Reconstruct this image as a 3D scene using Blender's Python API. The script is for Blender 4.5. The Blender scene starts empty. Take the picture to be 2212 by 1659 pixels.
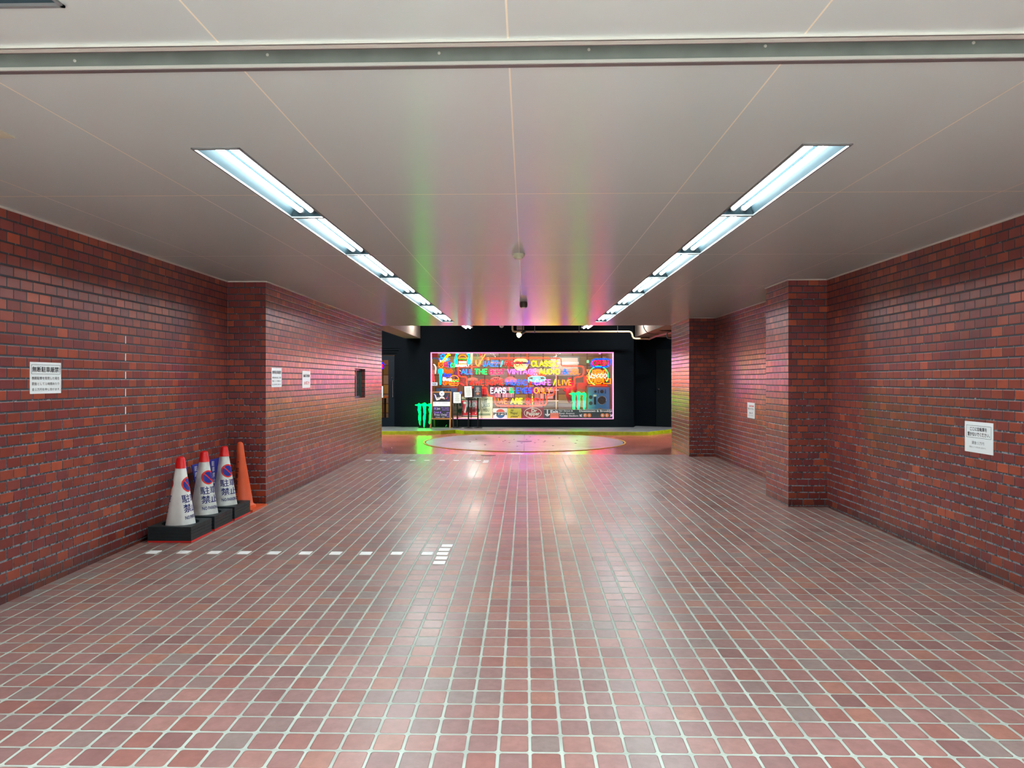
import bpy, math, random
from math import sin, cos, pi, radians
from mathutils import Vector, Matrix
random.seed(7)
COL = bpy.context.scene.collection
# ---------------------------------------------------------------- camera model (2212 x 1659)
TH, F, CX, CY, Y0, HC = 0.020, 1510.0, 1106.0, 829.5, 821.0, 1.34
def _dir(px, py):
    a = (px-CX)/F
    return (-sin(TH)+a*cos(TH), cos(TH)+a*sin(TH), -(py-Y0)/F)
def atY(px, py, Y):
    d = _dir(px, py); t = Y/d[1]
    return (t*d[0], Y, HC+t*d[2])
def atX(px, py, X):
    d = _dir(px, py); t = X/d[0]
    return (X, t*d[1], HC+t*d[2])
# ---------------------------------------------------------------- mesh builder
class MB:
    def __init__(s): s.v = []; s.f = []; s.m = []
    def add(s, vs, fs, mi=0):
        o = len(s.v); s.v += [tuple(v) for v in vs]
        for f in fs: s.f.append([o+i for i in f]); s.m.append(mi)
        return s
    def box(s, x0, x1, y0, y1, z0, z1, mi=0):
        x0, x1 = sorted((x0, x1)); y0, y1 = sorted((y0, y1)); z0, z1 = sorted((z0, z1))
        v = [(x0,y0,z0),(x1,y0,z0),(x1,y1,z0),(x0,y1,z0),(x0,y0,z1),(x1,y0,z1),(x1,y1,z1),(x0,y1,z1)]
        return s.add(v, [(0,3,2,1),(4,5,6,7),(0,1,5,4),(1,2,6,5),(2,3,7,6),(3,0,4,7)], mi)
    def hexa(s, bot, top, mi=0):   # two quads, same winding (ccw from above)
        return s.add(list(bot)+list(top), [(3,2,1,0),(4,5,6,7),(0,1,5,4),(1,2,6,5),(2,3,7,6),(3,0,4,7)], mi)
    def prismY(s, poly, y0, y1, mi=0):      # poly of (x,z)
        n = len(poly); a = sum(poly[i][0]*poly[(i+1)%n][1]-poly[(i+1)%n][0]*poly[i][1] for i in range(n))
        if a < 0: poly = poly[::-1]
        v = [(x,y0,z) for x,z in poly]+[(x,y1,z) for x,z in poly]
        fs = [tuple(range(n)), tuple(range(2*n-1, n-1, -1))]+[(i, i+n, (i+1)%n+n, (i+1)%n)[::1] for i in range(n)]
        return s.add(v, fs, mi)
    def prismZ(s, poly, z0, z1, mi=0):
        n = len(poly); a = sum(poly[i][0]*poly[(i+1)%n][1]-poly[(i+1)%n][0]*poly[i][1] for i in range(n))
        if a < 0: poly = poly[::-1]
        v = [(x,y,z0) for x,y in poly]+[(x,y,z1) for x,y in poly]
        fs = [tuple(range(n-1,-1,-1)), tuple(range(n,2*n))]+[(i,(i+1)%n,(i+1)%n+n,i+n) for i in range(n)]
        return s.add(v, fs, mi)
    def tube(s, pts, r, k=6, closed=False, mi=0):
        P = []
        for p in pts:
            p = Vector(p)
            if not P or (p-P[-1]).length > 1e-5: P.append(p)
        if closed and (P[0]-P[-1]).length < 1e-5: P.pop()
        n = len(P)
        if n < 2: return s
        rings = []; up = None
        for i in range(n):
            if closed: t = (P[(i+1)%n]-P[i-1])
            elif i == 0: t = P[1]-P[0]
            elif i == n-1: t = P[-1]-P[-2]
            else: t = (P[i+1]-P[i]).normalized()+(P[i]-P[i-1]).normalized()
            if t.length < 1e-9: t = P[min(i+1,n-1)]-P[max(i-1,0)]
            if t.length < 1e-9: t = Vector((0,0,1))
            t.normalize()
            if up is None:
                up = Vector((0,1,0)) if abs(t.y) < .9 else Vector((1,0,0))
            u = up-t*up.dot(t)
            if u.length < 1e-6: u = Vector((0,0,1))-t*t.z
            u.normalize(); up = u; w = t.cross(u)
            rr = r[i] if isinstance(r, (list,tuple)) else r
            rings.append([P[i]+(u*cos(2*pi*j/k)+w*sin(2*pi*j/k))*rr for j in range(k)])
        v = [q for R in rings for q in R]; fs = []
        for i in range(n if closed else n-1):
            a, b = i*k, ((i+1)%n)*k
            for j in range(k): fs.append((a+j, a+(j+1)%k, b+(j+1)%k, b+j))
        if not closed: fs += [tuple(range(k-1,-1,-1)), tuple((n-1)*k+j for j in range(k))]
        return s.add(v, fs, mi)
    def lathe(s, prof, c=(0,0,0), k=32, axis='z', mi=0, rad=None):
        v = []; n = len(prof)
        for (r, h) in prof:
            for j in range(k):
                a = 2*pi*j/k; q = r*(rad(a) if rad else 1)
                if axis == 'z': v.append((c[0]+q*cos(a), c[1]+q*sin(a), c[2]+h))
                else: v.append((c[0]+q*cos(a), c[1]+h, c[2]+q*sin(a)))
        fs = []
        for i in range(n-1):
            for j in range(k):
                f = (i*k+j, i*k+(j+1)%k, (i+1)*k+(j+1)%k, (i+1)*k+j)
                fs.append(f if axis == 'z' else f[::-1])
        e0, e1 = tuple(range(k-1,-1,-1)), tuple((n-1)*k+j for j in range(k))
        if prof[0][0] > 1e-6: fs.append(e0 if axis == 'z' else e0[::-1])
        if prof[-1][0] > 1e-6: fs.append(e1 if axis == 'z' else e1[::-1])
        return s.add(v, fs, mi)
    def map(s, fn): s.v = [tuple(fn(*v)) for v in s.v]; return s
    def build(s, name, mats, parent=None, origin=None, smooth=False):
        if not isinstance(mats, (list, tuple)): mats = [mats]
        if origin is None:
            if parent is not None: origin = ORG[parent.name]
            elif s.v:
                xs, ys, zs = zip(*s.v); origin = ((min(xs)+max(xs))/2, (min(ys)+max(ys))/2, min(zs))
            else: origin = (0,0,0)
        me = bpy.data.meshes.new(name)
        me.from_pydata([(x-origin[0], y-origin[1], z-origin[2]) for x,y,z in s.v], [], s.f)
        for m in mats: me.materials.append(m)
        me.polygons.foreach_set('material_index', s.m)
        if smooth:
            me.polygons.foreach_set('use_smooth', [True]*len(s.f))
            try: me.set_sharp_from_angle(angle=radians(35))
            except Exception: pass
        me.update()
        o = bpy.data.objects.new(name, me); COL.objects.link(o)
        if parent is None: o.location = origin
        else: o.parent = parent
        ORG[o.name] = tuple(origin)
        return o
ORG = {}
def thing(name, label, cat, loc=(0,0,0), group=None, rz=0):
    o = bpy.data.objects.new(name, None); COL.objects.link(o); o.location = loc; o.rotation_euler = (0,0,rz)
    o.empty_display_size = .1
    ORG[o.name] = tuple(loc); tag(o, label, cat, group); return o
def tag(o, label=None, cat=None, group=None, kind=None):
    if label: o['label'] = label
    if cat: o['category'] = cat
    if group: o['group'] = group
    if kind: o['kind'] = kind
    return o
def struct(o, label=None, cat=None):
    o['kind'] = 'structure'
    if label: o['label'] = label
    if cat: o['category'] = cat
    return o
def dup(root, loc, label=None, rz=None, group=None):
    r = root.copy(); COL.objects.link(r); r.location = loc
    if rz is not None: r.rotation_euler = (0,0,rz)
    if label: r['label'] = label
    if group: r['group'] = group
    def rec(src, dst):
        for ch in list(src.children):
            c = ch.copy(); COL.objects.link(c); c.parent = dst; rec(ch, c)
    rec(root, r); return r
ORD = ['first','second','third','fourth','fifth','sixth','seventh','eighth','ninth','tenth','eleventh','twelfth']
# ---------------------------------------------------------------- flat text as geometry
_tc = {}
def text_geo(t, bold=0.0, shear=0.0):
    key = (t, bold, shear)
    if key in _tc: return _tc[key]
    cu = bpy.data.curves.new('txt', 'FONT'); cu.body = t; cu.size = 1; cu.offset = bold; cu.shear = shear; cu.resolution_u = 2
    ob = bpy.data.objects.new('txt', cu); COL.objects.link(ob)
    bpy.context.view_layer.update()
    me = bpy.data.meshes.new_from_object(ob.evaluated_get(bpy.context.evaluated_depsgraph_get()))
    v = [(q.co.x, q.co.y) for q in me.vertices]; f = [tuple(p.vertices) for p in me.polygons]
    bpy.data.objects.remove(ob); bpy.data.curves.remove(cu); bpy.data.meshes.remove(me)
    if not v: v = [(0,0)]
    xs = [a for a,b in v]; ys = [b for a,b in v]
    x0, x1, y0, y1 = min(xs), max(xs), min(ys), max(ys)
    v = [((a-x0)/max(x1-x0,1e-6), (b-y0)/max(y1-y0,1e-6)) for a,b in v]
    _tc[key] = (v, f); return _tc[key]
def put_text(mb, t, p00, p10, p01, bold=0.0, mi=0, shear=0.0):
    """text filling the parallelogram p00 (bottom left) p10 (bottom right) p01 (top left)"""
    v, f = text_geo(t, bold, shear); a, b, c = Vector(p00), Vector(p10), Vector(p01)
    mb.add([a+(b-a)*x+(c-a)*y for x,y in v], f, mi); return mb
def textY(mb, t, x0, y0, x1, y1, Y, bold=0.0, mi=0, shear=0.0, tilt=0.0):
    """text between pixel-measured corners on the plane y = Y (x0,y0 = top left)"""
    return put_text(mb, t, atY(x0,y1,Y), atY(x1,y1-tilt,Y), atY(x0,y0,Y), bold, mi, shear)
# ---------------------------------------------------------------- materials
def lin(c):
    return tuple(((x/255)/12.92 if x/255 <= .04045 else ((x/255+.055)/1.055)**2.4) for x in c)+(1.0,)
def mat(name, rgb, rough=.5, spec=.5, metal=0.0, noise=0.0, nscale=20, emit=None, es=0.0, coat=0.0, bump=0.0):
    m = bpy.data.materials.new(name); m.use_nodes = True
    nt = m.node_tree; b = nt.nodes['Principled BSDF']
    c = lin(rgb) if max(rgb) > 1 else tuple(rgb)+(1,)
    b.inputs['Base Color'].default_value = c; b.inputs['Roughness'].default_value = rough
    b.inputs['Metallic'].default_value = metal; b.inputs['Specular IOR Level'].default_value = spec
    b.inputs['Coat Weight'].default_value = coat
    if emit is not None:
        b.inputs['Emission Color'].default_value = lin(emit) if max(emit) > 1 else tuple(emit)+(1,)
        b.inputs['Emission Strength'].default_value = es
    if noise or bump:
        tc = nt.nodes.new('ShaderNodeTexCoord'); n = nt.nodes.new('ShaderNodeTexNoise')
        n.inputs['Scale'].default_value = nscale; n.inputs['Detail'].default_value = 3
        nt.links.new(tc.outputs['Object'], n.inputs['Vector'])
        if noise:
            mp = nt.nodes.new('ShaderNodeMapRange'); mp.inputs['From Min'].default_value = .3; mp.inputs['From Max'].default_value = .7
            mp.inputs['To Min'].default_value = 1-noise; mp.inputs['To Max'].default_value = 1+noise*.6
            nt.links.new(n.outputs['Fac'], mp.inputs['Value'])
            mx = nt.nodes.new('ShaderNodeVectorMath'); mx.operation = 'SCALE'; mx.inputs[0].default_value = c[:3]
            nt.links.new(mp.outputs['Result'], mx.inputs['Scale']); nt.links.new(mx.outputs['Vector'], b.inputs['Base Color'])
        if bump:
            bp = nt.nodes.new('ShaderNodeBump'); bp.inputs['Strength'].default_value = bump; bp.inputs['Distance'].default_value = .01
            nt.links.new(n.outputs['Fac'], bp.inputs['Height']); nt.links.new(bp.outputs['Normal'], b.inputs['Normal'])
    return m
_neon = {}
def neon(rgb, s=7.0):
    k = (rgb, s)
    if k not in _neon:
        m = bpy.data.materials.new('neon'); m.use_nodes = True; nt = m.node_tree; nt.nodes.clear()
        e = nt.nodes.new('ShaderNodeEmission'); o = nt.nodes.new('ShaderNodeOutputMaterial')
        e.inputs['Color'].default_value = tuple(rgb)+(1,); e.inputs['Strength'].default_value = s
        nt.links.new(e.outputs[0], o.inputs[0]); _neon[k] = m
    return _neon[k]
class NT:   # tiny node helper
    def __init__(s, m): s.nt = m.node_tree
    def m(s, op, a, b=None, c=None, clamp=False):
        n = s.nt.nodes.new('ShaderNodeMath'); n.operation = op; n.use_clamp = clamp
        for i, x in enumerate((a, b, c)):
            if x is None: continue
            if isinstance(x, (int, float)): n.inputs[i].default_value = x
            else: s.nt.links.new(x, n.inputs[i])
        return n.outputs[0]
    def mixc(s, fac, a, b):
        n = s.nt.nodes.new('ShaderNodeMix'); n.data_type = 'RGBA'
        for i, x in ((0, fac), (6, a), (7, b)):
            if isinstance(x, (int, float)): n.inputs[i].default_value = x
            elif isinstance(x, tuple): n.inputs[i].default_value = x
            else: s.nt.links.new(x, n.inputs[i])
        return n.outputs[2]
    def noise(s, vec, scale, detail=4, rough=.5):
        n = s.nt.nodes.new('ShaderNodeTexNoise'); n.inputs['Scale'].default_value = scale; n.inputs['Detail'].default_value = detail
        n.inputs['Roughness'].default_value = rough
        s.nt.links.new(vec, n.inputs['Vector']); return n.outputs['Fac']
    def comb(s, x, y, z=0.0):
        n = s.nt.nodes.new('ShaderNodeCombineXYZ')
        for i, q in enumerate((x, y, z)):
            if isinstance(q, (int, float)): n.inputs[i].default_value = q
            else: s.nt.links.new(q, n.inputs[i])
        return n.outputs[0]
    def ramp(s, fac, stops, const=False):
        n = s.nt.nodes.new('ShaderNodeValToRGB'); r = n.color_ramp
        if const: r.interpolation = 'CONSTANT'
        while len(r.elements) > 1: r.elements.remove(r.elements[-1])
        r.elements[0].position = stops[0][0]; r.elements[0].color = stops[0][1]
        for p, c in stops[1:]:
            e = r.elements.new(p); e.color = c
        s.nt.links.new(fac, n.inputs['Fac']); return n.outputs['Color']
    def maprange(s, v, a, b, c, d, clamp=True, smooth=False):
        n = s.nt.nodes.new('ShaderNodeMapRange'); n.clamp = clamp
        if smooth: n.interpolation_type = 'SMOOTHSTEP'
        for i, x in enumerate((v, a, b, c, d)):
            if isinstance(x, (int, float)): n.inputs[i].default_value = x
            else: s.nt.links.new(x, n.inputs[i])
        return n.outputs[0]
    def bump(s, h, st, dist, b):
        n = s.nt.nodes.new('ShaderNodeBump'); n.inputs['Strength'].default_value = st; n.inputs['Distance'].default_value = dist
        s.nt.links.new(h, n.inputs['Height']); s.nt.links.new(n.outputs[0], b.inputs['Normal'])
def brick_mat():
    m = bpy.data.materials.new('glazed_brick'); m.use_nodes = True; nt = m.node_tree; b = nt.nodes['Principled BSDF']; N = NT(m)
    geo = nt.nodes.new('ShaderNodeNewGeometry'); sp = nt.nodes.new('ShaderNodeSeparateXYZ'); sn = nt.nodes.new('ShaderNodeSeparateXYZ')
    nt.links.new(geo.outputs['Position'], sp.inputs[0]); nt.links.new(geo.outputs['True Normal'], sn.inputs[0])
    X, Y, Z = sp.outputs; side = N.m('GREATER_THAN', N.m('ABSOLUTE', sn.outputs[0]), .5)
    u = N.m('ADD', N.m('MULTIPLY', side, N.m('SUBTRACT', Y, 5.51)), N.m('MULTIPLY', N.m('SUBTRACT', 1.0, side), N.m('ADD', X, 2.785)))
    rz = N.m('DIVIDE', N.m('SUBTRACT', Z, .02), .07); row = N.m('FLOOR', rz); fv = N.m('FRACT', rz)
    odd = N.m('MODULO', N.m('ADD', row, 101.0), 2.0)
    uu = N.m('ADD', N.m('DIVIDE', u, .115), N.m('MULTIPLY', odd, .5)); cell = N.m('FLOOR', uu); fu = N.m('FRACT', uu)
    eu = N.m('MULTIPLY', N.m('SUBTRACT', .5, N.m('ABSOLUTE', N.m('SUBTRACT', fu, .5))), .115)   # metres to nearest vertical joint
    ev = N.m('MULTIPLY', N.m('SUBTRACT', .5, N.m('ABSOLUTE', N.m('SUBTRACT', fv, .5))), .07)
    mu = N.maprange(eu, .0032, .0046, 0, 1); mv = N.maprange(ev, .0052, .0070, 0, 1)
    brick = N.m('MINIMUM', mu, mv)
    wn = nt.nodes.new('ShaderNodeTexWhiteNoise'); wn.noise_dimensions = '3D'
    nt.links.new(N.comb(cell, row, side), wn.inputs['Vector'])
    c = N.ramp(wn.outputs['Value'], [(0,lin((122,50,44))),(.18,lin((134,58,44))),(.36,lin((126,54,54))),(.52,lin((146,66,50))),(.68,lin((134,60,54))),(.8,lin((158,72,50))),(.9,lin((116,52,54))),(.97,lin((172,80,54)))], True)
    nz = N.noise(geo.outputs['Position'], 9, 2)
    big = N.noise(geo.outputs['Position'], 1.3, 1)
    vary = N.maprange(nz, .3, .7, .86, 1.12); vary = N.m('MULTIPLY', vary, N.maprange(big, .3, .7, .9, 1.08))
    sc = nt.nodes.new('ShaderNodeVectorMath'); sc.operation = 'SCALE'; nt.links.new(c, sc.inputs[0]); nt.links.new(vary, sc.inputs['Scale'])
    # dark slate mortar, pale scum on it low on the wall
    n2 = N.noise(geo.outputs['Position'], 45, 2)
    low = N.maprange(Z, .1, 1.5, .38, .64)
    scum = N.maprange(n2, low, N.m('ADD', low, .12), 0, .85)
    scum = N.m('MULTIPLY', scum, N.m('ADD', .35, N.m('MULTIPLY', .65, N.m('SUBTRACT', 1.0, mv))))
    mort = N.mixc(scum, lin((34,46,56)), lin((138,150,158)))
    col = N.mixc(brick, mort, sc.outputs[0])
    foot_tone = N.maprange(Z, .0, .14, .45, 1.0)  # wall colour darkens towards the floor
    sc2 = nt.nodes.new('ShaderNodeVectorMath'); sc2.operation = 'SCALE'; nt.links.new(col, sc2.inputs[0]); nt.links.new(foot_tone, sc2.inputs['Scale'])
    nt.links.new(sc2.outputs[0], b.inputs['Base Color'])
    nt.links.new(N.maprange(brick, 0, 1, .55, .30), b.inputs['Roughness'])
    b.inputs['Specular IOR Level'].default_value = .62
    h = N.m('ADD', N.m('MINIMUM', N.maprange(eu, .001, .006, 0, 1), N.maprange(ev, .003, .009, 0, 1)), 0.0)
    N.bump(h, .45, .004, b)
    return m
def floor_mat():
    m = bpy.data.materials.new('quarry_tile'); m.use_nodes = True; nt = m.node_tree; b = nt.nodes['Principled BSDF']; N = NT(m)
    geo = nt.nodes.new('ShaderNodeNewGeometry'); sp = nt.nodes.new('ShaderNodeSeparateXYZ'); nt.links.new(geo.outputs['Position'], sp.inputs[0])
    X, Y, Z = sp.outputs
    # slight waviness of the joints
    PX, PY = TPX, TPY
    gu = N.m('DIVIDE', N.m('SUBTRACT', X, TX0), PX); gv = N.m('DIVIDE', N.m('SUBTRACT', Y, TY0), PY)
    cu, cv = N.m('FLOOR', gu), N.m('FLOOR', gv)
    wn = nt.nodes.new('ShaderNodeTexWhiteNoise'); wn.noise_dimensions = '2D'; nt.links.new(N.comb(cu, cv), wn.inputs['Vector'])
    sc_ = nt.nodes.new('ShaderNodeSeparateColor'); nt.links.new(wn.outputs['Color'], sc_.inputs[0])
    du = N.m('MULTIPLY', N.m('SUBTRACT', N.m('FRACT', gu), .5), PX); dv = N.m('MULTIPLY', N.m('SUBTRACT', N.m('FRACT', gv), .5), PY)
    du = N.m('ADD', du, N.m('MULTIPLY', N.m('SUBTRACT', sc_.outputs[0], .5), .0022)); dv = N.m('ADD', dv, N.m('MULTIPLY', N.m('SUBTRACT', sc_.outputs[1], .5), .0022))
    r = .013; hx, hy = PX/2-.0054-r, PY/2-.0050-r
    qx = N.m('SUBTRACT', N.m('ABSOLUTE', du), hx); qy = N.m('SUBTRACT', N.m('ABSOLUTE', dv), hy)
    mx, my = N.m('MAXIMUM', qx, 0.0), N.m('MAXIMUM', qy, 0.0)
    d = N.m('SUBTRACT', N.m('ADD', N.m('SQRT', N.m('ADD', N.m('MULTIPLY', mx, mx), N.m('MULTIPLY', my, my))), N.m('MINIMUM', N.m('MAXIMUM', qx, qy), 0.0)), r)
    tile = N.maprange(d, -.0010, .0006, 1, 0)
    c = N.ramp(wn.outputs['Value'], [(0,lin((150,110,105))),(.15,lin((156,115,110))),(.3,lin((146,112,108))),(.45,lin((160,118,110))),(.6,lin((152,104,95))),(.72,lin((142,117,113))),(.82,lin((162,114,100))),(.9,lin((136,99,95))),(.96,lin((142,124,119)))], True)
    n1 = N.noise(geo.outputs['Position'], 28, 2, .6); n2 = N.noise(geo.outputs['Position'], .8, 1)
    n3 = N.noise(geo.outputs['Position'], 5, 2, .65)
    v = N.m('MULTIPLY', N.maprange(n1, .3, .7, .9, 1.1), N.maprange(n2, .3, .7, .88, 1.08))
    s1 = nt.nodes.new('ShaderNodeVectorMath'); s1.operation = 'SCALE'; nt.links.new(c, s1.inputs[0]); nt.links.new(v, s1.inputs['Scale'])
    worn = N.maprange(n3, .58, .85, 0, .2)      # reddish worn spots
    tc = N.mixc(worn, s1.outputs[0], lin((128,72,62)))
    edge = N.maprange(d, -.006, -.001, 0, .35); tc = N.mixc(edge, tc, lin((96,62,58)))
    g = N.mixc(N.maprange(n3, .35, .7, 0, 1), lin((186,202,190)), lin((160,174,164)))
    # grout is darker deeper in, most of all in the joints that run across
    cross = N.m('GREATER_THAN', qy, qx)
    g = N.mixc(N.maprange(Y, 2.6, 6.5, 0, .3), g, lin((146,150,144)))
    g = N.mixc(N.m('MULTIPLY', cross, N.maprange(Y, 2.8, 6.0, .1, .6)), g, lin((84,78,76)))
    col = N.mixc(tile, g, tc)
    nt.links.new(col, b.inputs['Base Color'])
    nt.links.new(N.maprange(tile, 0, 1, .6, N.maprange(n2, .3, .7, .30, .44)), b.inputs['Roughness'])
    b.inputs['Specular IOR Level'].default_value = .6
    tilt = N.m('MULTIPLY', N.m('ADD', N.m('MULTIPLY', du, N.m('SUBTRACT', sc_.outputs[2], .5)), N.m('MULTIPLY', dv, N.m('SUBTRACT', sc_.outputs[0], .5))), 3.0)
    h = N.m('ADD', N.m('ADD', N.maprange(d, -.003, .0005, 1, 0, smooth=True), 0.0), tilt)
    N.bump(h, .4, .002, b)
    return m
def ceiling_mat():
    m = bpy.data.materials.new('ceiling_panel'); m.use_nodes = True; nt = m.node_tree; b = nt.nodes['Principled BSDF']; N = NT(m)
    geo = nt.nodes.new('ShaderNodeNewGeometry'); sp = nt.nodes.new('ShaderNodeSeparateXYZ'); nt.links.new(geo.outputs['Position'], sp.inputs[0])
    X, Y, Z = sp.outputs
    gx = N.m('DIVIDE', N.m('ADD', X, .056+.91*10), .91); ex = N.m('MULTIPLY', N.m('SUBTRACT', .5, N.m('ABSOLUTE', N.m('SUBTRACT', N.m('FRACT', gx), .5))), .91)
    gy = N.m('DIVIDE', N.m('ADD', Y, 20*1.95-3.98), 1.95); ey = N.m('MULTIPLY', N.m('SUBTRACT', .5, N.m('ABSOLUTE', N.m('SUBTRACT', N.m('FRACT', gy), .5))), 1.95)
    ey = N.m('ADD', ey, N.m('MULTIPLY', N.m('LESS_THAN', Y, 3.0), 9.0))
    lx = N.maprange(ex, .0024, .0036, 1, 0); ly = N.maprange(ey, .005, .0065, 1, 0); line = N.m('MAXIMUM', lx, ly)
    n1 = N.noise(geo.outputs['Position'], 1.2, 1)
    base = N.mixc(n1, lin((184,199,195)), lin((192,205,201)))
    tan = N.mixc(N.m('LESS_THAN', Y, 4.0), lin((250,250,244)), lin((240,232,206)))
    lcol = N.mixc(N.maprange(Y, 8.0, 12.0, 0, 1), tan, lin((130,120,115)))
    col = N.mixc(line, base, lcol); nt.links.new(col, b.inputs['Base Color'])
    b.inputs['Roughness'].default_value = .29; b.inputs['IOR'].default_value = 2.75; b.inputs['Anisotropic'].default_value = .75; nt.links.new(N.comb(0.0, 1.0, 0.0), b.inputs['Tangent'])
    # faint streaks running across the tunnel
    n2 = N.noise(N.comb(N.m('MULTIPLY', X, .6), N.m('MULTIPLY', Y, 14.0), 0.0), 3.0, 2)
    N.bump(n2, .05, .006, b)
    return m
TPX, TPY, TX0, TY0 = .120, .125, .015, 5.3675
HP = [(-40,1.47),(-3,1.44),(0,1.425),(2.6,1.395),(4.3,1.37),(5.6,1.35),(7.4,1.335),(10.8,1.307),(13.3,1.295),(60,1.295)]
def zf(y):
    for (a, ha), (b, hb) in zip(HP, HP[1:]):
        if y <= b: return HC-(ha+(hb-ha)*(y-a)/(b-a))
    return HC-1.295
ZB, ZS = .045, .125        # back yard level, raised pavement level
def onZ(px, py, z):
    d = _dir(px, py); t = (z-HC)/d[2]; return (t*d[0], t*d[1], z)
def onF(px, py):
    z = 0.0
    for _ in range(12): p = onZ(px, py, z); z = zf(p[1])
    return p
M = {}
M['brick'] = brick_mat(); M['floor'] = floor_mat(); M['ceil'] = ceiling_mat()
M['navy'] = mat('navy_paint', (3,10,16), .65, .08, noise=.12, nscale=3)
M['navy2'] = mat('navy_door_paint', (12,22,33), .5, .2)
M['black'] = mat('black_paint', (8,9,12), .6, .3)
M['concrete'] = mat('red_painted_concrete', (166,88,72), .26, .6, noise=.28, nscale=1.6, bump=.03)
M['pave'] = mat('grey_pavement', (112,112,112), .4, .5, noise=.2, nscale=6, bump=.05)
M['out'] = mat('asphalt_outside', (150,148,142), .8, .3, noise=.1, nscale=4)
M['galv'] = mat('galvanised_steel', (132,142,134), .42, .5, .35, noise=.16, nscale=7)
M['galvd'] = mat('galvanised_edge', (112,104,104), .4, .5, .4)
M['galvl'] = mat('galvanised_lip', (196,200,190), .4, .5, .2)
M['trimw'] = mat('white_trim', (205,200,190), .4)
M['beam'] = mat('painted_beam', (160,142,128), .6, .3, noise=.08, nscale=5)
M['white'] = mat('white_enamel', (225,228,228), .35)
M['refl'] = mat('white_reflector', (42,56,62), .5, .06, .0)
M['plastic'] = mat('cream_plastic', (196,198,168), .4)
M['plasticd'] = mat('dark_plastic', (72,66,54), .5)
M['pipe'] = mat('cream_pipe', (198,178,140), .4)
M['paper'] = mat('white_paper', (240,248,250), .5, .4)
M['ink'] = mat('black_ink', (22,26,34), .6, .2)
M['inkg'] = mat('grey_ink', (96,108,116), .6, .2)
M['inkr'] = mat('red_ink', (208,60,60), .6, .2)
M['tape'] = mat('white_tape', (252,252,252), .45)
M['chrome'] = mat('chrome', (200,200,205), .18, .5, 1.0)
M['steel'] = mat('dark_steel', (20,20,22), .35, .5, .2)
# yellow kerb paint
def kerb_mat():
    m = mat('yellow_green_kerb_paint', (166,190,22), .42, .5, noise=.25, nscale=9); N = NT(m); nt = m.node_tree; b = nt.nodes['Principled BSDF']
    src = b.inputs['Base Color'].links[0].from_socket
    geo = nt.nodes.new('ShaderNodeNewGeometry'); n = N.noise(geo.outputs['Position'], 22, 6, .7)
    nt.links.new(N.mixc(N.maprange(n, .62, .7, 0, .9), src, lin((50,52,34))), b.inputs['Base Color']); return m
M['kerb'] = kerb_mat()
def plate_mat():
    m = mat('checker_plate', (176,178,184), .40, .5, .1); N = NT(m); nt = m.node_tree; b = nt.nodes['Principled BSDF']
    tc = nt.nodes.new('ShaderNodeTexCoord'); sp = nt.nodes.new('ShaderNodeSeparateXYZ'); nt.links.new(tc.outputs['Object'], sp.inputs[0])
    X, Y, _ = sp.outputs
    ang = N.m('ARCTAN2', Y, X); sec = N.m('FLOOR', N.m('MULTIPLY', ang, 8/(2*pi)))
    par = N.m('MODULO', N.m('ADD', sec, 16.0), 2.0)
    a = N.m('SINE', N.m('MULTIPLY', N.m('ADD', X, Y), 130.0)); c = N.m('SINE', N.m('MULTIPLY', N.m('SUBTRACT', X, Y), 130.0))
    h = N.m('ADD', N.m('MULTIPLY', par, a), N.m('MULTIPLY', N.m('SUBTRACT', 1.0, par), c))
    wn = nt.nodes.new('ShaderNodeTexWhiteNoise'); wn.noise_dimensions = '1D'; nt.links.new(sec, wn.inputs['W'])
    fr = N.m('FRACT', N.m('MULTIPLY', ang, 8/(2*pi))); seam = N.m('LESS_THAN', N.m('MINIMUM', fr, N.m('SUBTRACT', 1.0, fr)), .006)
    n = N.noise(tc.outputs['Object'], 3, 5)
    col = N.mixc(N.maprange(n, .35, .7, 0, 1), lin((140,144,152)), lin((110,112,118)))
    col = N.mixc(N.m('MULTIPLY', wn.outputs['Value'], .35), col, lin((120,124,130)))
    col = N.mixc(N.maprange(h, .55, .8, 0, .3), col, lin((225,225,228)))
    col = N.mixc(seam, col, lin((60,60,62))); nt.links.new(col, b.inputs['Base Color'])
    N.bump(h, .25, .002, b); return m
M['plate'] = plate_mat()
# ---------------------------------------------------------------- setting: floor
mb = MB(); ys = [-.6,0,1,2,2.6,3.4,4.3,5,5.6,6.5,7.4,9,10.8]; YE = 12.24
ys.append(YE)
for i in range(len(ys)-1):
    a, b = ys[i], ys[i+1]
    mb.add([(-3.4,a,zf(a)),(3.4,a,zf(a)),(3.4,b,zf(b)),(-3.4,b,zf(b))], [(0,1,2,3)])
struct(mb.build('floor', M['floor'], origin=(0,0,0)), 'pinkish brown quarry tile floor with pale grout', 'floor')
mb = MB(); zz = zf(YE)
mb.add([(-3.4,YE,zz),(3.4,YE,zz),(3.4,13.3,ZB),(-3.4,13.3,ZB)], [(0,1,2,3)])
mb.add([(-8,13.3,ZB),(8,13.3,ZB),(8,18.6,ZB),(-8,18.6,ZB)], [(0,1,2,3)])
struct(mb.build('floor', M['concrete'], origin=(0,0,0)), 'reddish painted concrete yard between tiles and kerb', 'floor')
mb = MB(); mb.add([(-30,-30,zf(-.6)-.005),(30,-30,zf(-.6)-.005),(30,-.6,zf(-.6)-.005),(-30,-.6,zf(-.6)-.005)], [(0,1,2,3)])
struct(mb.build('road', M['out'], origin=(0,0,0)))
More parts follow.
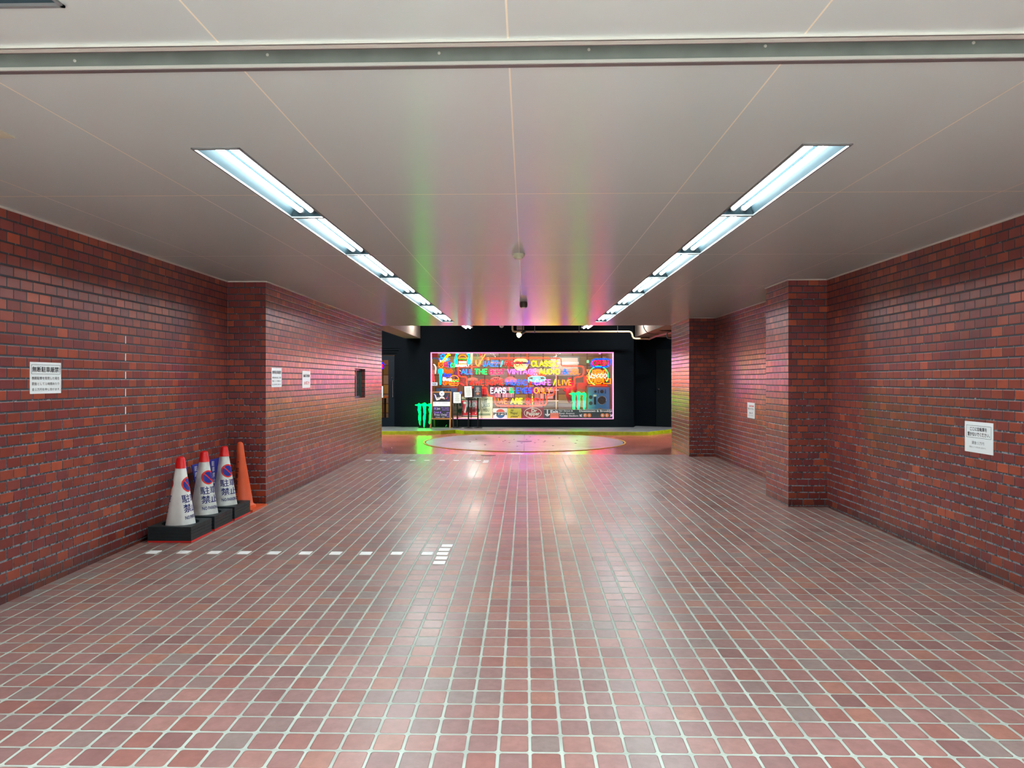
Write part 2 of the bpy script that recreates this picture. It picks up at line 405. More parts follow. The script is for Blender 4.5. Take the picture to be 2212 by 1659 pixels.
# raised pavement with yellow kerb face
kp = [(-8.0, 16.45)]
for px, py in [(760,939.5),(825,939.1),(952,938.3),(983,935.7),(1002.6,938.3),(1140,939),(1400,940.8),(1449,934.9),(1520,930)]:
    q = onZ(px, py, ZB); kp.append((q[0], q[1]))
kp.append((8.0, kp[-1][1]+1.0))
mb = MB(); mb.prismZ([(x, y+.02) for x, y in kp]+[(8,23),(-8,23)], ZB-.05, ZS)
struct(mb.build('pavement', M['pave'], origin=(0,0,0)), 'pale grey raised pavement under the shop window', 'pavement')
mb = MB()
for (a, b) in zip(kp, kp[1:]):
    mb.hexa([(a[0],a[1],ZB-.04),(b[0],b[1],ZB-.04),(b[0],b[1]+.05,ZB-.04),(a[0],a[1]+.05,ZB-.04)],
            [(a[0],a[1]+.008,ZS+.002),(b[0],b[1]+.008,ZS+.002),(b[0],b[1]+.05,ZS+.002),(a[0],a[1]+.05,ZS+.002)])
struct(mb.build('kerb', M['kerb'], origin=(0,0,0)), 'yellow green painted kerb edge', 'kerb')
# ---------------------------------------------------------------- setting: walls
def wall_path(mb, pts, z0=-.15, z1=2.4):
    for (a, b) in zip(pts, pts[1:]):
        mb.add([(a[0],a[1],z0),(b[0],b[1],z0),(b[0],b[1],z1),(a[0],a[1],z1)], [(0,1,2,3)])
XL1, XL2, XR1, XR2, XR3 = -3.2, -2.785, 3.165, 2.76, 3.22
YEND = 13.45
n0 = atX(766.5, 796, XL2); n1 = atX(788.7, 859.5, XL2)
NY0, NY1 = n0[1], n1[1]; NZ1, NZ0 = 1.53, 1.04
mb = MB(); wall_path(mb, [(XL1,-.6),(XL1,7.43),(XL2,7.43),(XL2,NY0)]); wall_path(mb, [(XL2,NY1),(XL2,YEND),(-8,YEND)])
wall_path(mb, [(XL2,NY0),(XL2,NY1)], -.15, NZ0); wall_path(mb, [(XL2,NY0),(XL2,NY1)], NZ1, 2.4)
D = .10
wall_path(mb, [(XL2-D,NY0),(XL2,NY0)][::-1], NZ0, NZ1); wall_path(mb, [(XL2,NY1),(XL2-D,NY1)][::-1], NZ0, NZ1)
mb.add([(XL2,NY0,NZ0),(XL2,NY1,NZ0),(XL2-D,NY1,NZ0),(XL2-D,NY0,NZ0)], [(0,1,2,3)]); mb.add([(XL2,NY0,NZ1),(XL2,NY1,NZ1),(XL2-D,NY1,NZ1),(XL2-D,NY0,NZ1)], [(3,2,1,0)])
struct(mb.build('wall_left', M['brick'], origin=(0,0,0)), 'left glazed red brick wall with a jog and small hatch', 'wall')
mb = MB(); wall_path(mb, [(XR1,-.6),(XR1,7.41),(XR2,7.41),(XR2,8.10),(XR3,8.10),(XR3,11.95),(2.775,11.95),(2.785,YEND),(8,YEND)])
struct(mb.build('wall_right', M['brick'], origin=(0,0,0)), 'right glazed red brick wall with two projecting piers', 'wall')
# hatch window in the niche
r = thing('window_hatch', 'small dark green glazed hatch recessed in the left brick wall', 'hatch', (XL2-D, NY0, NZ0))
M['greenframe'] = mat('green_metal_frame', (58,84,80), .35); M['glassdark'] = mat('dark_green_glass', (44,62,58), .1, .8)
mb = MB(); x = XL2-D+.002
for (a,b,c,d) in ((NY0,NY0+.04,NZ0,NZ1),(NY1-.04,NY1,NZ0,NZ1),(NY0,NY1,NZ0,NZ0+.03),(NY0,NY1,NZ1-.03,NZ1),((NY0+NY1)/2-.02,(NY0+NY1)/2+.02,NZ0,NZ1)): mb.box(x,x+.03,a,b,c,d)
mb.build('frame', M['greenframe'], r); MB().box(x,x+.012,NY0+.02,NY1-.02,NZ0+.02,NZ1-.02).build('pane', M['glassdark'], r)
mb = MB().box(x+.03,x+.036,NY0+.22,NY0+.29,NZ1-.12,NZ1-.06); q = mb.build('sticker', mat('red_sticker', (190,30,30), .5), r); q['label'] = 'red sticker'
struct(r); r['kind'] = 'structure'
# thin trim where ceiling meets brick
k = 1
def trim(pts, w=.012, m='trimw'):
    global k
    mb = MB()
    for (a, b) in zip(pts, pts[1:]):
        dx, dy = b[0]-a[0], b[1]-a[1]; L = math.hypot(dx, dy); nx, ny = dy/L*w, -dx/L*w
        mb.hexa([(a[0],a[1],2.388),(a[0]+nx,a[1]+ny,2.388),(b[0]+nx,b[1]+ny,2.388),(b[0],b[1],2.388)],[(a[0],a[1],2.4),(a[0]+nx,a[1]+ny,2.4),(b[0]+nx,b[1]+ny,2.4),(b[0],b[1],2.4)])
    o = struct(mb.build('trim_%d' % k, M[m], origin=(0,0,0))); k += 1; return o
trim([(XL1,-.6),(XL1,7.43),(XL2,7.43),(XL2,YEND)])
trim([(XR1,-.6),(XR1,7.41),(XR2,7.41),(XR2,8.10),(XR3,8.10),(XR3,11.95),(2.775,11.95),(2.785,YEND)][::-1])
# ---------------------------------------------------------------- setting: ceiling (with openings for the lamps and the shutter slot)
LX0, LX1, RX0, RX1, LY0 = -1.53, -1.305, 1.24, 1.465, 3.16
LEN = 1.365; NF = 7; LY1 = LY0+LEN*NF; YC = 13.6
def sy(x, base): return base-.0098*x-.004
def cq(mb, x0, x1, y0, y1, s0=False, s1=False):
    f0 = (lambda x: sy(x, y0)) if s0 else (lambda x: y0); f1 = (lambda x: sy(x, y1)) if s1 else (lambda x: y1)
    mb.add([(x0,f0(x0),2.4),(x1,f0(x1),2.4),(x1,f1(x1),2.4),(x0,f1(x0),2.4)], [(3,2,1,0)])
mb = MB(); S0, S1 = 2.175, 2.35
cq(mb, -3.4, 3.4, S1, LY0, s0=True)
for a, b in ((-3.4,LX0),(LX1,RX0),(RX1,3.4)): cq(mb, a, b, LY0, LY1)
cq(mb, -3.4, 3.4, LY1, YC)
mb.add([(-8,YC,2.4),(8,YC,2.4),(8,YC,3.2),(-8,YC,3.2)], [(0,1,2,3)])
struct(mb.build('ceiling', M['ceil'], origin=(0,0,0)), 'glossy pale grey panelled tunnel ceiling', 'ceiling')
mb = MB(); cq(mb, -3.4, 3.4, -.6, 1.955-1.365); 
for a, b in ((-3.4,LX0),(LX1,3.4)): cq(mb, a, b, 1.955-1.365, 1.955)
cq(mb, -3.4, 3.4, 1.955, S0, s1=True)
struct(mb.build('ceiling', M['ceil'], origin=(0,0,0)), 'white panelled ceiling on the near side of the shutter slot', 'ceiling')
# roof slab over everything so no sky leaks in
mb = MB().box(-8,8,-.6,23,3.2,3.3); struct(mb.build('roof_slab', M['black'], origin=(0,0,0)))
mb = MB().box(-8,8,-.62,-.6,2.4,3.2); struct(mb.build('roof_fascia', M['beam'], origin=(0,0,0)))
# shutter slot
r = thing('shutter_rail', 'galvanised shutter slot crossing the ceiling near the entrance', 'shutter rail', (0,S0,2.4))
def sl(mb, y0, y1, z0, z1, mi=0):
    xs = (-3.2, 3.165)
    mb.hexa([(xs[0],sy(xs[0],y0),z0),(xs[1],sy(xs[1],y0),z0),(xs[1],sy(xs[1],y1),z0),(xs[0],sy(xs[0],y1),z0)],[(xs[0],sy(xs[0],y0),z1),(xs[1],sy(xs[1],y0),z1),(xs[1],sy(xs[1],y1),z1),(xs[0],sy(xs[0],y1),z1)])
mb = MB(); sl(mb, S0-.004, S0+.004, 2.392, 2.52); sl(mb, S0, S0+.030, 2.392, 2.397); mb.build('near_flange', M['galvl'], r)
mb = MB(); sl(mb, S0+.030, S0+.036, 2.392, 2.415); mb.build('inner_lip', M['galvd'], r)
mb = MB(); sl(mb, S1-.022, S1-.016, 2.394, 2.55); sl(mb, S0, S1, 2.55, 2.556); mb.build('channel_face', M['galv'], r)
mb = MB(); sl(mb, S1-.024, S1-.018, 2.392, 2.402); mb.build('lower_lip', M['galvl'], r)
mb = MB(); sl(mb, S1-.018, S1+.004, 2.390, 2.398); mb.build('far_flange', M['galvd'], r)
for px, py in ((154,126),(575,115),(948,113),(1272,107),(1652,101),(2098,96)):
    q = atY(px, py, S1-.03); yy = sy(q[0], S1-.022)
    MB().lathe([(.0,-.004),(.005,-.003),(.005,.0)], (q[0], yy, q[2]), 10, 'y').build('screw', M['galvl'], r)
# ---------------------------------------------------------------- rear yard shell
mb = MB()
Y1 = 18.1
wx0, _, wz1 = atY(930, 761, Y1); wx1, _, wz0 = atY(1325.8, 905.4, Y1)
dx1, _, dz1 = atY(866, 752, Y1); dx0 = dx1-1.35
xc = atY(1369, 800, Y1)[0]
def W(x0, x1, z0, z1, Y=Y1, t=.14): mb.box(x0, x1, Y, Y+t, z0, z1)
W(-8, dx0, 0, 3.2); W(dx0, dx1, dz1, 3.2); W(dx1, wx0, 0, 3.2); W(wx0, wx1, 0, wz0); W(wx0, wx1, wz1, 3.2); W(wx1, xc, 0, 3.2)
struct(mb.build('wall_back', M['navy'], origin=(0,0,0)), 'dark navy shop front wall around the neon window', 'wall')
pA = (xc, Y1); pB = (atY(1373, 900, 18.6)[0], 18.6); pC0 = atY(1450, 900, 18.16); pC = (pC0[0], 18.16)
pD = (8.0, pB[1]+(pC[1]-pB[1])/(pC[0]-pB[0])*(8.0-pB[0]))
mb = MB()
for a, b in ((pA, pB), (pB, pD)):
    mb.add([(a[0],a[1],0),(b[0],b[1],0),(b[0],b[1],3.2),(a[0],a[1],3.2)], [(0,1,2,3)])
struct(mb.build('wall_back', M['navy'], origin=(0,0,0)), 'dark recessed wall to the right of the shop front', 'wall')
mb = MB()
for x in (-8, 8): mb.add([(x,YEND,0),(x,23,0),(x,23,3.2),(x,YEND,3.2)], [(0,1,2,3)])
mb.add([(-8,YEND+.01,0),(-2.79,YEND+.01,0),(-2.79,YEND+.01,3.2),(-8,YEND+.01,3.2)], [(3,2,1,0)])
mb.add([(8,YEND+.01,0),(2.79,YEND+.01,0),(2.79,YEND+.01,3.2),(8,YEND+.01,3.2)], [(0,1,2,3)])
struct(mb.build('wall_side', M['navy'], origin=(0,0,0)))
bz = atY(1000, 907, Y1-.03)[2]
mb = MB().box(dx1+.01, xc, Y1-.03, Y1, ZS, bz); struct(mb.build('baseboard_back', M['navy'], origin=(0,0,0)), 'navy baseboard under the shop window', 'baseboard')
# yard ceiling
mb = MB(); mb.add([(-8,YC,3.15),(8,YC,3.15),(8,23,3.15),(-8,23,3.15)], [(3,2,1,0)]); struct(mb.build('ceiling', M['black'], origin=(0,0,0)), 'black painted ceiling over the rear yard', 'ceiling')
q0 = atY(875, 731, 17.95); q1 = atY(908, 731, 17.95)
tag(MB().box(q0[0], q1[0], YC+.01, 17.95, q0[2], 3.15).build('beam', M['beam']), 'pale painted concrete beam above the dark door on the left', 'beam', kind='structure')
q0 = atY(1372.8, 728, 17.95)
tag(MB().box(q0[0], q0[0]+.9, YC+.01, 18.05, q0[2], 3.15).build('beam', M['beam']), 'pale painted concrete beam above the right recess', 'beam', kind='structure')
# turntable
cx_ = onZ(1132.5, 956, ZB)[0]; CT = (cx_, 14.72, ZB); R = 2.06
r = thing('vehicle_turntable', 'round checker plate vehicle turntable with a yellow rim set in the yard floor', 'turntable', CT)
MB().lathe([(0,.008),(R,.008),(R,0)], CT, 96).build('plate', M['plate'], r)
MB().lathe([(R+.015,.0),(R+.015,.010),(R+.055,.010),(R+.055,.0)], CT, 96).build('rim', mat('amber_paint', (200,150,60), .45), r)
for i in range(10):
    a = i*2*pi/10+.2
    for rr in (.45, 1.15): MB().lathe([(.02,.008),(.02,.012),(0,.012)], (CT[0]+rr*cos(a), CT[1]+rr*sin(a), CT[2]), 8).build('bolt', M['steel'], r)
mb = MB().lathe([(.16,.008),(.16,.014),(0,.014)], CT, 24); mb.build('hub_cover', mat('hub_grey', (96,98,104), .4, .5, .4), r)
# drain cover at the tile edge
q = onF(1055, 984)
mb = MB(); mb.prismZ([(q[0]+.10*cos(t)*(1.3 if 1 else 1), q[1]+.06*sin(t)) for t in [i*pi/8 for i in range(16)]], q[2]-.01, q[2]+.006)
tag(mb.build('drain_cover', M['steel']), 'small dark drain cover at the far edge of the tiles', 'drain cover')
# ---------------------------------------------------------------- ceiling lamps
TUBE = neon((.88,1.0,1.0), 42.0)
def make_fixture(lit=True):
    r = thing('ceiling_light', 'x', 'ceiling light', (0,0,0), 'recessed twin tube fluorescent lights in two rows')
    w, L = .1125, LEN
    mb = MB()       # flange, slightly proud of the ceiling
    for a in (-1, 1): mb.box(a*w, a*(w-.010), 0, L, -.006, .004)
    mb.box(-w, w, 0, .016, -.006, .004); mb.box(-w, w, L-.012, L, -.006, .004)
    mb.build('frame', M['frame'], r)
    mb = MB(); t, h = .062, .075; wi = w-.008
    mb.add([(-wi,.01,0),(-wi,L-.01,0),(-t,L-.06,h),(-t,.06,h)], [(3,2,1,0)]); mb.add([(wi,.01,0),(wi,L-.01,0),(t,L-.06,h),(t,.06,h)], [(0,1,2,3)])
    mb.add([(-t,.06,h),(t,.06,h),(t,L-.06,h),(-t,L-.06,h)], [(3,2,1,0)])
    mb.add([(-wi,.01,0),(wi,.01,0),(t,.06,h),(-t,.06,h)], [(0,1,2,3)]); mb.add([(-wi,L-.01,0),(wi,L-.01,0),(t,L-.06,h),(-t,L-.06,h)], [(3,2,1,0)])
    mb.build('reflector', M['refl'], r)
    for s in (-1, 1):
        tb = MB().lathe([(.0,.05),(.0135,.055),(.0135,L-.055),(0,L-.05)], (s*.034,0,.032), 12, 'y').build('tube', TUBE if lit else M['white'], r, smooth=True)
        for y in (.045, L-.045):
            MB().lathe([(.018,-.012),(.020,-.008),(.020,.008),(.018,.012)], (s*.034,y,.034), 12, 'y').build('socket', M['socket'], tb, origin=(0,0,0))
    return r
M['socket'] = mat('grey_socket', (84,90,92), .5, .2)
M['frame'] = mat('fixture_frame', (120,124,124), .4, .5, .2)
base = make_fixture(); first = True
for side, x in (('left', (LX0+LX1)/2), ('right', (RX0+RX1)/2)):
    for i in range(NF):
        lab = '%s lit fluorescent ceiling light from the entrance in the %s row' % (ORD[i], side)
        loc = (x, LY0+i*LEN, 2.4)
        if first: base.location = loc; base['label'] = lab; first = False
        else: dup(base, loc, lab)
r = make_fixture(False); r.location = ((LX0+LX1)/2, 1.955-LEN, 2.4); r['label'] = 'unlit ceiling light at the upper left corner before the shutter slot'
# battens in the yard
for px, lab in ((1006, 'bright batten light under the black yard ceiling on the left'), (1271, 'bright batten light under the black yard ceiling on the right')):
    q = atY(px, 704.6, 16.0); r = thing('batten_light', lab, 'batten light', (q[0], 15.5, q[2]), 'batten lights in the rear yard')
    x, z = q[0], q[2]
    MB().box(x-.11, x+.11, 15.5, 16.7, z+.01, z+.05).build('housing', M['white'], r)
    for s in (-1, 1): MB().tube([(x+s*.05,15.53,z),(x+s*.05,16.67,z)], .014, 8).build('tube', neon((.88,1.0,1.0), 7.0), r)
    for yy in (15.7, 16.5): MB().tube([(x,yy,z+.05),(x,yy,3.15)], .008, 6).build('rod', M['steel'], r)
# ceiling patch, detectors
a = onZ(33, 296, 2.4)
tag(MB().box(a[0]-.45, a[0], a[1]-.45, a[1], 2.394, 2.4).build('access_panel', mat('beige_panel', (188,184,160), .5)), 'beige access panel in the ceiling at the left edge', 'access panel')
q = onZ(1120, 549, 2.4)
r = thing('smoke_detector', 'cream round smoke detector on the ceiling nearest the entrance', 'smoke detector', q, 'ceiling detectors')
MB().lathe([(.0525,0),(.0525,-.012),(.0485,-.014),(.046,-.026)][::-1], q, 28).build('base', M['plastic'], r, smooth=True)
MB().lathe([(.036,-.026),(.036,-.034),(.031,-.042),(0,-.044)][::-1], q, 28).build('sensor', M['plastic'], r, smooth=True)
q = onZ(1131, 652, 2.4)
r = thing('smoke_detector', 'dark brown box shaped detector on the ceiling nearer the shop', 'smoke detector', q, 'ceiling detectors')
MB().lathe([(.048,0),(.052,-.02),(.052,-.05),(.046,-.075)][::-1], q, 24).build('base', M['plasticd'], r, smooth=True)
MB().lathe([(.040,-.075),(.038,-.086),(0,-.088)][::-1], q, 24).build('sensor', M['plastic'], r, smooth=True)

# unseen building added across the street to darken the window reflections
struct(MB().box(-30,30,-14,-13,-.2,7.5).build('added_facade', mat('added_facade_paint', (48,47,46), .7), origin=(0,0,0)))
# ---------------------------------------------------------------- paper notices on the brick walls
def notice(label, X, pxa, ya, yb, width, lines, sgn, boxed=None, color='paper', group='paper notices on the brick walls'):
    """sgn +1: left wall (faces +x, text runs towards +y), -1: right wall (faces -x, text runs towards -y)"""
    p = atX(pxa, ya, X); q = atX(pxa, yb, X); z1, z0 = p[2], q[2]; ya_ = p[1]
    s = sgn; U = lambda u: ya_+s*u*width; H = z1-z0
    r = thing('paper_notice', label, 'notice', (X, ya_, z0), group)
    MB().box(X, X+s*.003, U(0), U(1), z0, z1).build('sheet', M[color], r)
    for (t, u0, u1, v0, v1, bold, ink) in lines:     # v measured from the top
        x = X+s*.0042; mb = MB()
        put_text(mb, t, (x,U(u0),z1-v1*H), (x,U(u1),z1-v1*H), (x,U(u0),z1-v0*H), bold); o = mb.build('lettering', M[ink], r)
    if boxed:
        u0, u1, v0, v1 = boxed; x = X+s*.0038; mb = MB(); e = .0012
        for a, b, c, d in ((u0,u1,v0,v0+.01),(u0,u1,v1-.01,v1),(u0,u0+.006,v0,v1),(u1-.006,u1,v0,v1)): mb.box(x-.0004, x+.0004, U(a), U(b), z1-c*H, z1-d*H)
        mb.build('border', M['inkg'], r)
    return r
parking = [('無断駐車厳禁！',.06,.97,.14,.32,.012,'ink'),('無断駐車を発見した場合',.05,.94,.46,.56,.004,'ink'),('罰金として１時間あたり',.05,.93,.64,.73,.004,'ink'),('金１万円を申し受けます。',.05,.97,.82,.91,.004,'ink')]
notice('white parking notice with black Japanese heading on the near left brick wall', XL1, 64, 781.5, 851, .300, parking, 1, (.04,.97,.08,.38))
bike = [('ここに自転車を',.20,.80,.17,.30,.015,'ink'),('置かないでください。',.11,.90,.34,.47,.015,'ink'),('罰金１万円',.27,.70,.63,.73,.0,'inkg'),('罰金として１万円を申し受けます。',.18,.77,.80,.85,.0,'inkg')]
notice('white bicycle notice with Japanese text on the near right brick wall', XR1, 2085, 909, 974, .305, bike, -1, (.06,.94,.12,.52))
notice('tall looking white notice just past the left wall corner', XL2, 586.2, 794, 836.5, .315, parking, 1)
notice('white notice with black heading and red characters midway to the hatch', XL2, 652.7, 801, 838, .32, [('無断駐車',.12,.92,.2,.38,.02,'ink'),('お断り',.2,.85,.62,.82,.02,'inkr')], 1)
notice('small white notice with red heading in the recess between the two right piers', XR3, 1614.9, 869, 902, .32, [('自転車',.25,.9,.16,.28,.02,'inkr'),('置かないでください。',.1,.92,.34,.46,.02,'ink'),('罰金１万円',.3,.75,.62,.72,.01,'ink'),('罰金として１万円を申し受けます。',.18,.8,.8,.85,.0,'inkg')], -1)
# white sealant in brick joints
mb = MB()
for i, (a, b) in enumerate([(726,742),(764,779.6),(803,818),(840,856),(879,894),(917,932)]):
    p = atX(271, a, XL1); q = atX(271, b, XL1); mb.box(XL1, XL1+.0015, p[1]-.005, p[1]+.005, p[2], q[2])
struct(mb.build('trim_3', M['tape'], origin=(0,0,0)), 'white sealant dashes in the joints of the near left wall')
mb = MB()
for a, b in [(768,777),(787,796),(862,871),(882,890)]:
    p = atX(771.5, a, XL2); q = atX(771.5, b, XL2); mb.box(XL2, XL2+.0015, p[1]-.012, p[1]+.012, p[2], q[2])
struct(mb.build('trim_4', mat('pale_sealant', (190,170,180), .5), origin=(0,0,0)), 'pale sealant dashes above and below the hatch')
mb = MB(); rnd = random.Random(3)
for j in range(28):
    z = .02+.07*(3+j)
    if 12 < j < 20 and j % 3: continue
    if rnd.random() < .72: mb.box(XR3-.0015, XR3, 11.45, 11.45+rnd.uniform(.2,.4), z-.004, z+.004)
    if rnd.random() < .5:
        y = 11.5+.115*rnd.randint(0,1)+(.057 if j%2 else 0); mb.box(XR3-.0015, XR3, y-.003, y+.003, z, z+.07)
struct(mb.build('trim_5', mat('pale_lime', (150,142,146), .6), origin=(0,0,0)), 'pale lime stained joints in the right recess')
# ---------------------------------------------------------------- white square markers on floor tiles
def marker(px, py, label, s=.088, first=[None]):
    p = onF(px, py); cu = math.floor((p[0]-TX0)/TPX); cv = math.floor((p[1]-TY0)/TPY)
    x, y = TX0+(cu+.5)*TPX, TY0+(cv+.5)*TPY; mb = MB(); h = s/2
    x += rm.uniform(-.005,.005); y += rm.uniform(-.004,.004)
    P = [(x-h,y-h*.95),(x+h*rm.uniform(.93,1),y-h),(x+h,y+h),(x-h,y+h*rm.uniform(.93,1))]
    mb.hexa([(a,b,zf(b)) for a,b in P], [(a,b,zf(b)+.0025) for a,b in P])
    o = mb.build('floor_marker', M['tape']); tag(o, label, 'floor marker', 'white square markers stuck on floor tiles')
rm = random.Random(5)
px0 = [331+66.2*i for i in range(9)]+[928]
for i, px in enumerate(px0): marker(px, 1197.5, '%s white floor square from the left wall in the near dashed row' % ORD[i])
for i, (px, py) in enumerate([(968.5,1180.5),(963.5,1189.5),(959.5,1198.5),(955,1207.5),(951,1216.5)]):
    marker(px, py, '%s white square from the top of the short column ending the near dashed row' % ORD[i])
for i, px in enumerate([794.5,826.8,859.6,892.2,924.2,956.4,989,1020.5,1036.5]): marker(px, 995.3, '%s white floor square from the left wall in the far dashed row' % ORD[i])
for i, (px, py) in enumerate([(1053,995),(1052,996.6),(1050.5,999)]): marker(px, py, '%s white square of the tight cluster ending the far dashed row' % ORD[i])
# ---------------------------------------------------------------- cones
C_ = {'white': mat('cone_white', (240,243,240), .4, .5, noise=.1, nscale=9), 'red': mat('cone_red', (226,22,26), .3, .5), 'navy': mat('cone_navy', (26,40,110), .45),
      'blue': mat('sign_blue', (30,50,150), .4), 'sred': mat('sign_red', (226,50,44), .4), 'rubber': mat('black_rubber', (24,38,42), .5, .5, noise=.3, nscale=30, bump=.2),
      'orange': mat('orange_plastic', (228,92,48), .42, .5, noise=.1, nscale=8), 'redp': mat('red_plate', (220,50,44), .4), 'scuff': mat('scuffed_white', (226,230,226), .45, .4, noise=.4, nscale=7)}
CB = .03      # body starts
def crad(z):   # radius of the cone body at height z above floor
    return .128+(.040-.128)*(z-CB)/(.60-CB)
def sq(a, n=3.2): return 1.0/((abs(cos(a))**n+abs(sin(a))**n)**(1/n))*.93
def cmap(u, z, phi0, off=.0015):
    r0 = crad(z); rad = r0*sq(phi0); a = phi0+u/rad*.92; R_ = r0*sq(a)+off
    return (R_*cos(a), R_*sin(a), z)
import bmesh
_ft = {}
def fine_text(t, bold, asp=1.0, lim=.14):
    if (t, bold) in _ft: return _ft[(t, bold)]
    v, f = text_geo(t, bold); bm = bmesh.new(); vs = [bm.verts.new((x*asp, y, 0)) for x, y in v]
    for q in f:
        try: bm.faces.new([vs[i] for i in q])
        except ValueError: pass
    bmesh.ops.triangulate(bm, faces=bm.faces[:])
    for _ in range(6):
        L = [e for e in bm.edges if e.calc_length() > lim]
        if not L: break
        bmesh.ops.subdivide_edges(bm, edges=L, cuts=1); bmesh.ops.triangulate(bm, faces=[q for q in bm.faces if len(q.verts) > 3])
    bm.verts.index_update(); out = ([(q.co.x/asp, q.co.y) for q in bm.verts], [tuple(w.index for w in q.verts) for q in bm.faces]); bm.free()
    _ft[(t, bold)] = out; return out
def make_cone(bodymat):
    r = thing('traffic_cone', 'x', 'traffic cone', (0,0,0), 'white no parking cones by the left wall')
    MB().lathe([(crad(CB),CB),(crad(.2),.2),(crad(.4),.4),(crad(.60),.60)], (0,0,0), 64, rad=sq).build('body', bodymat, r, smooth=True)
    MB().lathe([(.0465,.595),(.044,.60),(.035,.668),(.030,.684),(.018,.692),(0,.694)], (0,0,0), 48, rad=lambda a: sq(a,2.6)*1.0).build('cap', C_['red'], r, smooth=True)
    # flat base
    MB().box(-.185,.185,-.19,.19,0,.014).build('base_plate', C_['redp'], r)
    for phi in (0, pi):
        mb = MB(); n = 48
        def ring(mb, r0, r1, zc, mi):
            v = []; 
            for i in range(n):
                t = 2*pi*i/n
                for q in (r0, r1): v.append(cmap(q*sin(t), zc+q*cos(t)*1.0, phi, .0015+.0006*mi))
            mb.add(v, [(2*i, 2*i+1, (2*((i+1)%n))+1, 2*((i+1)%n)) for i in range(n)], mi)
        for q0, q1 in ((.0001,.010),(.010,.020),(.020,.030),(.030,.040),(.040,.052)): ring(mb, q0, q1, .455, 0)
        ring(mb, .051, .064, .455, 1)
        # diagonal bar
        k_ = 10; v = []
        for i in range(k_+1):
            t = -.058+.116*i/k_; v += [cmap(t*.72-.004, .455-t*.72*1.0-.004, phi, .0032), cmap(t*.72+.004, .455-t*.72+.004, phi, .0032)]
        mb.add(v, [(2*i,2*i+1,2*i+3,2*i+2) for i in range(k_)], 1)
        mb.build('no_parking_symbol', [C_['blue'], C_['sred']], r)
        mb = MB()
        def wr(t, w, z0, z1, bold):
            v, f = fine_text(t, bold, w/(z1-z0))
            mb.add([cmap((x-.5)*w, z0+(z1-z0)*y, phi, .0022) for x, y in v], f)
        wr('駐車', .165, .305, .375, .010); wr('禁止', .165, .225, .295, .014); wr('NO PARKING', .165, .168, .198, .02)
        mb.build('lettering', C_['navy'], r)
    return r
def make_panel(r, y0_, y1_):
    mb = MB(); X = -.16; P = [(y0_,.552),(y1_,.552),(y1_-.11,.25),(min(y0_+.12,y1_-.12),.244)]
    mb.hexa([(X-.003,a,b) for a,b in [P[3],P[2],P[1],P[0]]], [(X+.003,a,b) for a,b in [P[3],P[2],P[1],P[0]]])
    o = mb.build('side_panel', C_['blue'], r, origin=(0,0,0)); mb = MB()
    for i, ch in enumerate('駐車禁止'):
        z = .535-.058*i; y0 = y0_+.05+.008*i
        put_text(mb, ch, (X+.0045,y0,z-.05), (X+.0045,y0+.058,z-.05), (X+.0045,y0,z), .008)
    mb.build('lettering', M['white'], o, origin=(0,0,0))
def make_weight():
    r = thing('cone_weight', 'x', 'cone weight', (0,0,0), 'black rubber weights around the cones')
    def slab(mb, hw, hd, z0, z1, rh=.148):
        n = 32; c = []; o = []
        for i in range(n):
            t = 2*pi*i/n; c.append((rh*cos(t), rh*sin(t)))
            s = 1/max(abs(cos(t))/hw, abs(sin(t))/hd); o.append((s*cos(t), s*sin(t)))
        for i in range(4, n, 8): o[i] = (math.copysign(hw, o[i][0]), math.copysign(hd, o[i][1]))
        v = [(x,y,z) for z in (z0,z1) for (x,y) in c+o]; fs = []
        for i in range(n):
            j = (i+1)%n
            fs += [(2*n+i, 3*n+i, 3*n+j, 2*n+j), (i, j, n+j, n+i), (n+i, n+j, 3*n+j, 3*n+i), (i, 2*n+i, 2*n+j, j)]
        mb.add(v, fs)
    mb = MB(); z = .014
    for h in (.026,.030,.026,.034):
        slab(mb, .178, .186, z, z+.003); slab(mb, .182, .190, z+.003, z+h); z += h
    mb.build('ring', C_['rubber'], r); return r
cone = make_cone(C_['white']); make_panel(cone, .235, .455)
cone2 = make_cone(C_['scuff']); make_panel(cone2, .09, .44)
cone3 = make_cone(C_['scuff']); make_panel(cone3, .02, .37)
wt = make_weight()
zc = lambda y: zf(y)
cones = [(-2.955, 5.925, radians(0), cone, 'white cone nearest the entrance, standing in the deepest black weight by the left wall'),
         (-2.955, 6.36, radians(-28), cone2, 'scuffed white cone between the two other white cones'),
         (-2.96, 6.80, radians(-33), cone3, 'scuffed white cone beside the plain orange cone')]
for i, (x, y, a, src, lab) in enumerate(cones):
    src.location = (x, y, zc(y)); src['label'] = lab
    for ch in src.children:
        if ch.name.startswith(('side_panel', 'base_plate')): continue
        ch.rotation_euler = (0,0,a)
    lab2 = ['black rubber weight with red base under the cone nearest the entrance', 'black rubber weight around the middle white cone', 'black rubber weight around the white cone beside the orange one'][i]
    if i == 0: wt.location = (x, y, zc(y)); wt['label'] = lab2
    else: dup(wt, (x, y, zc(y)), lab2)
x, y = -2.93, 7.20; z = zc(y)
r = thing('traffic_cone', 'plain orange cone with black vertical lettering in the corner of the left wall', 'traffic cone', (x, y, z))
MB().box(x-.19,x+.17,y-.19,y+.19,z,z+.022).build('base_plate', C_['orange'], r)
def orad(h): return .098+(.030-.098)*(h-.04)/(.60)
def lean(px_, py_, pz): return (px_-.055*(pz-z), py_, pz)
MB().lathe([(.120,.022),(.120,.042),(.102,.050),(orad(.06),.06),(orad(.3),.3),(orad(.55),.55),(.034,.655),(.027,.682),(.012,.694),(0,.696)], (x,y,z), 40).map(lean).build('body', C_['orange'], r, smooth=True)
mb = MB()
